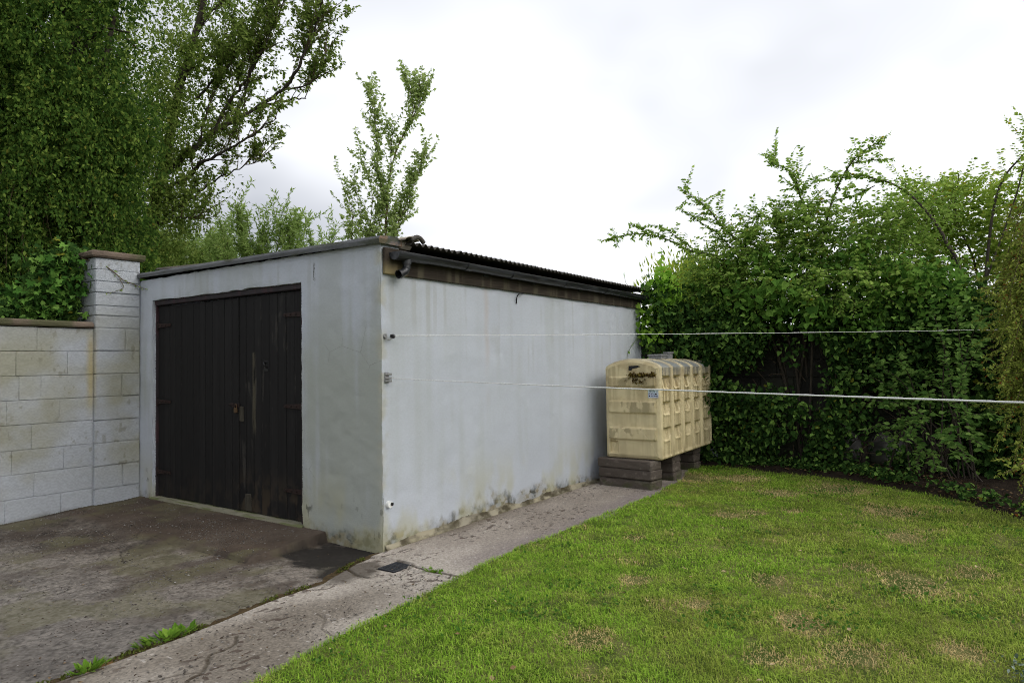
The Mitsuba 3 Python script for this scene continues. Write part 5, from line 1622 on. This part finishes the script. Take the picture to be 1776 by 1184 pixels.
ells = [(0.95, 5.75, 2.55, 0.45, 0.35, 0.42), (1.35, 5.8, 2.75, 0.50, 0.40, 0.50), (1.85, 5.9, 2.75, 0.55, 0.4, 0.55), (2.4, 5.9, 2.75, 0.5, 0.4, 0.45), (2.05, 5.85, 3.2, 0.28, 0.3, 0.35), (2.9, 5.9, 2.7, 0.5, 0.4, 0.5), (1.15, 5.70, 3.0, 0.36, 0.30, 0.42), (1.55, 5.75, 3.15, 0.38, 0.35, 0.40), (2.05, 5.8, 3.30, 0.32, 0.35, 0.42), (2.5, 5.9, 3.1, 0.42, 0.4, 0.42), (2.9, 6.1, 3.20, 0.42, 0.4, 0.38), (3.35, 6.3, 3.25, 0.42, 0.4, 0.40), (0.75, 5.7, 2.75, 0.32, 0.3, 0.32), (1.6, 5.5, 2.45, 0.7, 0.25, 0.2), (2.7, 5.45, 2.35, 0.7, 0.3, 0.25)]
for c, n in zip(*ell_points(rng, ells, 2350, 0.45)):
    v = nrm(np.array([n[0], n[1] - 0.5, n[2] * 0.4]) + rng.normal(0, 0.5, 3))
    ln = rng.uniform(0.12, 0.32)
    s = c + v * ln * np.linspace(0, 1, 5)[:, None] - UPV * 0.10 * ln * np.linspace(0, 1, 5)[:, None] ** 2
    tw.put(*tube(s, np.linspace(0.003, 0.001, 5), 3, cap=False))
    twig_leaves(L, rng, s, 0.022, 0.056, droop=0.25, spread=0.95, planar=True, start=0.02)
tw.add(EL + '__twigs', 'm_twig')
L.add(EL + '__crown', ELLIP, 'm_elm_leaf', rng)
for s in ('__twigs', '__crown'):
    labels[EL + s] = {'kind': 'stuff'}
tag(EL, 'shrub with long arching leafy sprays reaching left over the garage end', 'shrub')

# broad heart-shaped leaves in the middle of the hedge
rng = R_(181)
LI = 'linden_shrub'
L = Leaves()
for c, n in zip(*ell_points(rng, [(1.62, 5.25, 2.10, 0.36, 0.14, 0.24), (2.2, 5.15, 2.02, 0.34, 0.14, 0.22), (1.30, 5.35, 2.30, 0.22, 0.15, 0.18), (1.85, 5.2, 2.35, 0.5, 0.15, 0.12)], 62, 0.3)):
    clump(L, rng, c, 5, 0.07, 0.100, out=(0, -0.7, 0.2), droop=0.75, up=0.45)
L2 = Leaves()
for c, n in zip(*ell_points(rng, [(0.95, 5.62, 2.42, 0.36, 0.26, 0.30), (1.45, 5.55, 2.62, 0.40, 0.28, 0.42), (2.0, 5.60, 2.50, 0.42, 0.28, 0.36), (2.55, 5.62, 2.62, 0.36, 0.28, 0.40), (3.1, 5.6, 2.35, 0.45, 0.30, 0.35),
                                  (1.2, 5.5, 2.05, 0.4, 0.15, 0.25), (2.7, 5.35, 1.95, 0.5, 0.18, 0.22), (3.6, 5.4, 2.2, 0.4, 0.3, 0.35)], 430, 0.5)):
    clump(L2, rng, c, 9, 0.075, 0.072, out=(0.3 * n[0], -0.6, 0.35), droop=0.55, up=0.4)
L2.add(LI + '__foliage', HEART, 'm_linden_leaf', rng)
labels[LI + '__foliage'] = {'kind': 'stuff'}
for q in range(min(299, L.count())):
    L.add(LI + '__leaf', HEART, 'm_linden_leaf', rng, np.array([q]))
for pts in ([(1.9, 6.0, 0), (1.85, 5.8, 1.5), (1.65, 5.4, 2.1), (1.4, 5.3, 2.35)], [(1.95, 6.0, 0), (2.1, 5.7, 1.6), (2.2, 5.25, 2.05), (2.4, 5.2, 2.1)]):
    l_ = smoothline(pts, 6)
    add(LI + '__stem', tube(l_, np.linspace(0.02, 0.004, len(l_)), 6), 'm_bark', smooth=True)
tag(LI, 'shrub with broad heart-shaped mid green leaves in the middle of the hedge', 'shrub')

# ------------------------------------------------------------------ yellow-green tree behind the wall at the right
rng = R_(191)
HA = 'hawthorn_tree'
L, tw = Leaves(), MB()
limbs = [([(3.95, 7.4, 0), (3.92, 7.1, 1.4), (3.86, 7.0, 1.91), (3.57, 7.0, 3.02), (3.32, 7.0, 3.64), (3.05, 6.9, 3.95)], 0.05), ([(4.0, 7.3, 0), (4.0, 6.6, 1.8), (3.99, 6.4, 2.31), (4.08, 6.4, 3.16), (4.21, 6.4, 3.64), (4.45, 6.4, 3.95), (4.6, 6.4, 4.3)], 0.04),
         ([(3.9, 7.4, 0.5), (3.6, 7.2, 2.0), (3.3, 7.2, 2.6), (3.5, 7.3, 3.3), (3.6, 7.4, 4.0)], 0.035), ([(4.0, 7.3, 1.0), (3.9, 7.0, 2.6), (3.7, 6.9, 3.3), (3.75, 6.9, 3.9)], 0.03), ([(3.0, 7.2, 1.0), (2.9, 7.0, 2.2), (3.0, 7.0, 3.0), (3.2, 7.0, 3.5)], 0.03),
         ([(4.4, 7.0, 0.5), (4.5, 6.6, 2.4), (4.45, 6.5, 3.4), (4.7, 6.4, 4.0)], 0.03), ([(4.0, 6.2, 2.4), (4.3, 6.1, 3.3), (4.42, 6.0, 3.8), (4.46, 6.0, 4.15)], 0.016)]
for pts, r in limbs:
    l_ = smoothline(pts, 6)
    add(HA + ('__trunk' if r == 0.05 else '__branch'), tube(l_, np.linspace(r * 0.75, 0.005, len(l_)), 6), 'm_bark', smooth=True)
    for s in shoots(rng, l_, 22, 0.35, up=0.4, wild=0.9, t0=0.45):
        twig_leaves(L, rng, s, 0.020, 0.055, droop=0.2, planar=True, start=0.02)
ells = [(3.05, 7.3, 3.0, 0.45, 0.5, 0.55), (3.4, 7.4, 3.55, 0.45, 0.5, 0.50), (3.9, 7.4, 3.5, 0.5, 0.5, 0.50), (3.6, 7.3, 2.7, 0.6, 0.5, 0.5), (4.4, 7.2, 3.2, 0.55, 0.6, 0.65), (4.3, 7.0, 2.4, 0.6, 0.5, 0.5), (2.7, 7.2, 2.5, 0.4, 0.4, 0.45), (5.0, 6.8, 3.0, 0.6, 0.6, 0.8), (3.3, 7.2, 2.2, 0.6, 0.4, 0.4)]
for c, n in zip(*ell_points(rng, ells, 2700, 0.35)):
    v = nrm(np.array([n[0], n[1] - 0.4, n[2] * 0.4]) + rng.normal(0, 0.6, 3))
    ln = rng.uniform(0.14, 0.34)
    s = c + v * ln * np.linspace(0, 1, 5)[:, None] - UPV * 0.15 * ln * np.linspace(0, 1, 5)[:, None] ** 2
    if len(tw.v) < 500:
        tw.put(*tube(s, np.linspace(0.003, 0.001, 5), 3, cap=False))
    twig_leaves(L, rng, s, 0.024, 0.060, droop=0.25, spread=0.95, planar=True, start=0.02)
tw.add(HA + '__twigs', 'm_twig')
L.add(HA + '__crown', ELLIP, 'm_hawthorn_leaf', rng)
for s in ('__twigs', '__crown'):
    labels[HA + s] = {'kind': 'stuff'}
tag(HA, 'yellow-green small tree with dark curved branches behind the wall at right', 'tree')

# ------------------------------------------------------------------ leafy low shrub in front of the wall at the right
rng = R_(201)
DO = 'dogwood_shrub'
L = Leaves()
ends = [(2.82, 4.9, 1.00), (3.05, 4.9, 0.95), (3.17, 4.8, 1.47), (2.9, 5.0, 1.42), (3.61, 4.8, 1.66), (3.91, 4.7, 1.58), (3.69, 4.6, 0.97), (3.45, 4.6, 1.1), (3.25, 4.5, 0.62), (3.4, 4.4, 0.80), (3.55, 4.3, 0.66), (3.1, 4.8, 0.70),
        (3.8, 4.2, 0.45), (3.9, 4.1, 0.62), (3.5, 4.4, 0.30), (3.3, 4.7, 0.28), (3.0, 5.0, 0.42), (3.75, 4.5, 1.25), (3.4, 4.9, 1.32), (2.75, 5.1, 0.62), (3.7, 4.9, 2.0), (3.5, 5.0, 1.95), (3.95, 4.6, 1.95), (4.0, 4.3, 0.9), (2.6, 5.2, 1.35)]
for q, e in enumerate(ends):
    e = np.array(e, float)
    b = np.array([3.55 + rng.normal(0, 0.2), 5.45 + rng.normal(0, 0.12), 0.0])
    m_ = b * 0.45 + e * 0.55 + np.array([0, 0.1, 0.28])
    l_ = smoothline([b, m_, e], 7)
    add(DO + '__stem', tube(l_, np.linspace(0.012, 0.003, len(l_)), 5), 'm_bark', smooth=True)
    for s in shoots(rng, l_, 6, 0.22, up=0.05, wild=0.9, t0=0.6, bias=(-0.1, -0.35, 0)):
        twig_leaves(L, rng, s, 0.034, 0.075, droop=0.15, spread=0.9, planar=True, start=0.0)
    twig_leaves(L, rng, l_, 0.035, 0.075, droop=0.15, spread=0.95, planar=True, start=0.6)
tot = L.count()
P_all = np.vstack(L.P)
ind = np.argsort(np.linalg.norm(P_all - CAM, axis=1))[:260]
mask_ = np.ones(tot, bool)
mask_[ind] = False
L.add(DO + '__foliage', ELLIP, 'm_dogwood_leaf', rng, mask_)
labels[DO + '__foliage'] = {'kind': 'stuff'}
for q in ind:
    L.add(DO + '__leaf', ELLIP, 'm_dogwood_leaf', rng, np.array([q]))
tag(DO, 'low dogwood shrub with flat green leaf sprays in front of the dark wall', 'shrub')

# ------------------------------------------------------------------ small-leaved cotoneaster at the right edge
rng = R_(211)
CO = 'cotoneaster_shrub'
L, tw = Leaves(), MB()
base = np.array([4.75, 3.75, 0.0])
for k in range(46):
    e = np.array([4.06 + abs(rng.normal(0, 0.20)), 3.45 + rng.normal(0, 0.35), rng.uniform(0.12, 2.3)])
    topz = max(e[2] + rng.uniform(0.1, 0.7), 1.3)
    m1 = base + np.array([-0.05, 0, topz * 0.6]) + rng.normal(0, 0.08, 3)
    m2 = np.array([base[0] * 0.4 + e[0] * 0.6, base[1] * 0.4 + e[1] * 0.6, topz + 0.12])
    l_ = smoothline([base + rng.normal(0, 0.1, 3) * [1, 1, 0], m1, m2, e], 6)
    add(CO + '__stem', tube(l_, np.linspace(0.011, 0.002, len(l_)), 5), 'm_twig', smooth=True)
    for s in shoots(rng, l_, 30, 0.26, up=-0.1, wild=0.7, t0=0.3, bias=(-0.2, -0.1, -0.2)):
        tw.put(*tube(s, np.linspace(0.0025, 0.001, len(s)), 3, cap=False))
        twig_leaves(L, rng, s, 0.0065, 0.028, droop=0.1, spread=0.9, start=0.02)
    twig_leaves(L, rng, l_, 0.012, 0.026, droop=0.1, start=0.4)
for pts in ([(4.9, 3.9, 1.5), (4.5, 4.1, 2.4), (4.33, 4.15, 2.9), (4.36, 4.15, 3.2)], [(4.7, 3.8, 1.5), (4.32, 3.9, 2.4), (4.25, 3.9, 2.62)], [(4.5, 2.3, 0.9), (4.25, 2.0, 0.82), (4.10, 1.9, 0.72), (4.02, 1.84, 0.67)], [(4.6, 2.6, 0.2), (4.3, 2.4, 0.35), (4.15, 2.2, 0.30)]):
    l_ = smoothline(pts, 6)
    add(CO + '__stem', tube(l_, np.linspace(0.008, 0.002, len(l_)), 5), 'm_twig', smooth=True)
    for s in shoots(rng, l_, 14, 0.12, up=0.0, wild=0.8, t0=0.35):
        twig_leaves(L, rng, s, 0.014, 0.028, droop=0.1, start=0.02)
tw.add(CO + '__twigs', 'm_twig')
L.add(CO + '__crown', ELLIP, 'm_coton_leaf', rng)
for s in ('__twigs', '__crown'):
    labels[CO + s] = {'kind': 'stuff'}
tag(CO, 'drooping small-leaved cotoneaster shrub at the right edge of the photo', 'shrub')

# ------------------------------------------------------------------ distant conifer and yellowish grassy bush behind the wall
rng = R_(221)
CF = 'conifer_tree'
add(CF + '__trunk', tube(np.array([(-2.53, 14, 0), (-2.53, 14, 4.3)]), np.array([0.08, 0.01]), 6), 'm_bark')
L = Leaves()
for z in np.linspace(1.2, 4.25, 34):
    r = 0.85 * (4.5 - z) / 3.2 * 0.62 + 0.04
    for a in rng.uniform(0, 2 * np.pi, 30):
        s = np.array([-2.53, 14, z]) + np.linspace(0, 1, 5)[:, None] * np.array([r * math.cos(a), r * math.sin(a), 0.25 * r])
        twig_leaves(L, rng, s, 0.022, 0.10, droop=-0.2, spread=0.8)
L.add(CF + '__crown', LANCE, 'm_conifer_leaf', rng)
labels[CF + '__crown'] = {'kind': 'stuff'}
tag(CF, 'small distant conifer showing between the vine and the hedge', 'tree')
RE = 'grassy_bush'
L = Leaves()
n = 7000
b = np.array([-0.25, 7.9, 1.75]) + rng.normal(0, 1, (n, 3)) * [0.34, 0.25, 0.32]
A = nrm(np.array([0, 0, 1.0]) + rng.normal(0, 0.28, (n, 3)) + (b - [-0.25, 7.9, 1.75]) * 0.6)
L.put(b + [0, 0, 0.78], A, rnd(rng, n, 0.6) + np.array([0.2, -1, 0.2]), 0.13 * rng.uniform(0.6, 1.2, n))
L.add(RE + '__foliage', LANCE, 'm_reed_leaf', rng)
labels[RE + '__foliage'] = {'kind': 'stuff'}
for k in range(9):
    x, y = -0.25 + rng.normal(0, 0.2), 7.9 + rng.normal(0, 0.15)
    add(RE + '__stem', tube(np.array([(x, y, 0), (x + rng.normal(0, .1), y, 2.2)]), 0.012, 5), 'm_green_stem')
tag(RE, 'yellowish grassy bush glowing behind the ivy beside the garage end', 'bush')

# ------------------------------------------------------------------ ground cover, litter and weeds
rng = R_(231)
L = Leaves()
for k in range(560):
    x = rng.uniform(0.6, 4.7)
    y = bed_edge(x) + abs(rng.normal(0, 0.16)) - 0.05
    if x > 3.2 and rng.random() < 0.75:
        continue
    clump(L, rng, (x, y, 0.09 + 0.05 * rng.random()), 8, 0.05, 0.045, out=(0, -0.5, 0.3), droop=0.0, up=0.9, flat=0.5)
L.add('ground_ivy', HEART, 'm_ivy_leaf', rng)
tag('ground_ivy', 'low creeping ivy along the foot of the back hedge', 'ground cover', kind='stuff')
L = Leaves()
x = rng.uniform(0.5, 4.6, 1500)
y = bed_edge(x) + rng.uniform(-0.15, 0.7, 1500)
L.put(np.stack([x, y, 0.055 + 0.06 * sst(0, 0.2, y - bed_edge(x)) + 0.03 * rng.random(1500)], -1), rnd(rng, 1500) * [1, 1, 0.25], UPV + rnd(rng, 1500, 0.3), rng.uniform(0.02, 0.05, 1500))
L.add('leaf_litter', OVATE, 'm_litter_leaf', rng)
tag('leaf_litter', 'fallen dead leaves scattered on the dark bed', 'leaf litter', kind='stuff')
L = Leaves()
n = 620
x, y = rng.uniform(0.06, 0.98, n), rng.uniform(-2.6, 3.3, n)
ok = meshkit.fbm(np.stack([x * 4, y * 2.5, x * 0], -1), 3, 17) > 0.44
x, y = x[ok], y[ok]
n = len(x)
L.put(np.stack([x, y, np.full(n, 0.012)], -1), rnd(rng, n) * [1, 1, 0.1], UPV + rnd(rng, n, 0.2), rng.uniform(0.008, 0.024, n))
x = rng.uniform(-3.3, 0.1, 500)
y = rng.uniform(-2.6, -0.2, 500)
L.put(np.stack([x, y, z_drive(x, y) + 0.006], -1), rnd(rng, 500) * [1, 1, 0.1], UPV + rnd(rng, 500, 0.2), rng.uniform(0.006, 0.020, 500))
L.add('path_debris', OVATE, 'm_litter_leaf', rng)
tag('path_debris', 'bits of dry leaf and bark scattered over the concrete', 'debris', kind='stuff')


L = Leaves()
for k in range(240):
    x, y = rng.uniform(1.0, 4.6), rng.uniform(-2.6, 5.0)
    if x < at(LAWN, y) + 0.05 or y > bed_edge(x) - 0.1 or meshkit.fbm(np.array([[x * 1.5, y * 1.5, 0.0]]), 3, 91)[0] < 0.46:
        continue
    clump(L, rng, (x, y, z_lawn(np.array([x]), np.array([y]))[0] + 0.020), 22, 0.075, 0.022, droop=-0.05, up=1.6, flat=0.08)
L.add('clover', HEART, 'm_clover_leaf', rng)
tag('clover', 'low clover and broad-leaved weeds scattered through the lawn', 'clover', kind='stuff')
L = Leaves()
x, y = rng.uniform(1.1, 4.4, 150), rng.uniform(-2.4, 5.2, 150)
ok = (x > at(LAWN, y)) & (y < bed_edge(x))
x, y = x[ok], y[ok]
L.put(np.stack([x, y, z_lawn(x, y) + 0.026], -1), rnd(rng, len(x)) * [1, 1, 0.3], UPV + rnd(rng, len(x), 0.4), rng.uniform(0.018, 0.04, len(x)))
L.add('lawn_litter', OVATE, 'm_dry_leaf', rng)
tag('lawn_litter', 'dry leaves lying on the grass', 'leaf litter', kind='stuff')


def grit(key, n, x0, x1, y0, y1, zf, bs, lab, smin, smax):
    x, y = rng.uniform(x0, x1, n), rng.uniform(y0, y1, n)
    ok = (meshkit.fbm(np.stack([x * 2.5, y * 2.5, x * 0], -1), 4, 23) > rng.uniform(0.3, 0.62, n)) & ((x < at(CRACK, y) - 0.02) | (x > at(CRACK, y) + 0.03)) & (x < at(LAWN, y)) & (np.hypot(x + 0.16, y + 0.2) > 0.62)
    x, y = x[ok], y[ok]
    n = len(x)
    r = rng.uniform(smin, smax, n) * rng.choice([1, 1, 1, 1.8], n)
    o = np.array([(1, 0, 0), (-0.5, 0.87, 0), (-0.5, -0.87, 0), (0.1, 0.1, 0.75), (0.6, -0.9, 0)])
    a = rng.uniform(0, 6.28, n)
    ca, sa = np.cos(a), np.sin(a)
    q = o[None] * rng.uniform(0.55, 1.2, (n, 5, 1)) * r[:, None, None]
    v = np.stack([q[..., 0] * ca[:, None] - q[..., 1] * sa[:, None] + x[:, None], q[..., 0] * sa[:, None] + q[..., 1] * ca[:, None] + y[:, None], q[..., 2] * 0.8 + zf(x, y)[:, None] - 0.001], -1)
    f = (np.arange(n) * 5)[:, None, None] + np.array([[0, 1, 3], [1, 2, 3], [2, 4, 3], [4, 0, 3]])[None]
    uv = np.repeat(rng.random((n, 1)), 5, 0) * np.ones((1, 2))
    add(key, (v.reshape(-1, 3), f.reshape(-1, 3)), bs, uv=uv)
    tag(key, lab, 'grit', kind='stuff')


mat('m_grit', mikit.proc(lambda p, n, uv: mix(mix((0.03, 0.024, 0.019), (0.11, 0.10, 0.09), smoothstep(0.0, 0.7, uv.x)), (0.30, 0.28, 0.26), smoothstep(0.93, 1.0, uv.x) * 0.7)), 0.9)
grit('driveway_grit', 16000, -3.7, 0.25, -3.0, -0.05, z_drive, 'm_grit', 'loose grit and small stones on the concrete driveway', 0.0035, 0.008)
grit('path_grit', 6000, 0.03, 1.1, -2.8, 3.3, lambda x, y: 0.004 + 0 * x, 'm_grit', 'fine dark grit on the concrete path', 0.003, 0.006)


def weed(key, c, n, size, spread, lab, bright=1.0):
    L = Leaves()
    a = rng.uniform(0, 2 * np.pi, n)
    r = rng.random(n) ** 0.6
    P = np.array(c) + np.stack([np.cos(a) * r * spread[0], np.sin(a) * r * spread[1], np.full(n, 0.0)], -1)
    A = np.stack([np.cos(a), np.sin(a), rng.uniform(0.3, 1.6, n)], -1)
    L.put(P, A, UPV - 0.5 * A * [1, 1, 0], size * rng.uniform(0.5, 1.2, n))
    for q in range(n):
        L.add(key + '__leaf', LANCE if q % 3 else ELLIP, 'm_weed_leaf', rng, np.array([q]))
    tag(key, lab, 'weed')


L = Leaves()
for k in range(260):
    y = -2.9 + 2.7 * rng.random()
    if meshkit.fbm(np.array([[y * 2.2, 0.0, 0.0]]), 3, 33)[0] < 0.45:
        continue
    clump(L, rng, (float(at(CRACK, y)) + rng.normal(0.002, 0.010), y, 0.0), 6, 0.010, 0.018, droop=-0.7, up=0.3, flat=0.3)
L.add('joint_moss', OVATE, 'm_joint_moss', rng)
tag('joint_moss', 'ragged moss and seedlings along the joint of driveway and path', 'moss', kind='stuff')
weed('weed', (0.225, -1.84, 0.0), 120, 0.055, (0.04, 0.17), 'larger leafy weed growing in the crack between driveway and path')
weed('weed_001', (0.285, -2.27, 0.0), 60, 0.060, (0.03, 0.08), 'small weed nearest the bottom left corner, in the driveway crack')
weed('weed_002', (0.66, -0.195, 0.0), 20, 0.055, (0.06, 0.015), 'small bright weed in the path joint beside the drain cover')
weed('weed_003', (0.775, -0.20, 0.0), 12, 0.05, (0.02, 0.015), 'tiny yellowish weed in the path joint close to the lawn edge')
weed('weed_004', (0.97, 5.1, 0.03), 16, 0.10, (0.08, 0.06), 'small leafy weed beside the far slab stack under the tank')
L = Leaves()
for k in range(60):
    clump(L, rng, (4.13 + rng.normal(0, 0.05), 0.05 + rng.normal(0, 0.07), 0.04 + 0.03 * rng.random()), 8, 0.025, 0.024, droop=-0.2, up=0.8)
L.add('silver_plant__foliage', ELLIP, 'm_silver_leaf', rng)
labels['silver_plant__foliage'] = {'kind': 'stuff'}
add('silver_plant__stem', tube(np.array([(4.14, 0.13, -0.02), (4.12, 0.13, 0.06)]), 0.006, 5), 'm_twig')
tag('silver_plant', 'low silvery small-leaved plant in the bottom right lawn corner', 'plant')
# crumpled grey film lying in the bed behind the tank
rng = R_(241)
mat('m_film', (0.33, 0.36, 0.40), 0.3, spec=0.6)


def film(u, v):
    P = np.stack([u * 7, v * 7, u * 0], -1)
    return np.stack([0.62 + 0.36 * u + 0.05 * (meshkit.fbm(P, 3, 1) - 0.5), 5.56 + 0.22 * v, 0.06 + 0.22 * meshkit.fbm(P, 3, 2) * np.sin(np.pi * np.clip(v, 0, 1)) * (0.3 + 0.7 * np.sin(np.pi * u)) + 0.09 * v], -1)


add('plastic_film', sheet(26, 18, film), 'm_film')
tag('plastic_film', 'crumpled grey plastic film lying in the bed right of the oil tank', 'plastic film')
# dry moss tuft growing on the tank's end ledge
rng = R_(251)
L = Leaves()
for k in range(70):
    c = np.array([rng.uniform(-0.06, 0.285), -0.022, 0.957 + 0.022 * rng.random()])
    clump(L, rng, tank_world(c), 5, 0.008, 0.030, out=(0, -0.5, 0.5), droop=-0.5, up=0.2)
for k in range(20):
    c = np.array([0.07 + rng.normal(0, 0.05), -0.024, 0.94 - abs(rng.normal(0, 0.03))])
    clump(L, rng, tank_world(c), 5, 0.008, 0.028, out=(0, -0.5, -0.3), droop=0.3, up=0.2)
L.add(TK + '__dry_moss', OVATE, 'm_tank_moss', rng)
labels[TK + '__dry_moss'] = {'label': 'dark brown dry moss tuft on the tank end', 'kind': 'stuff'}
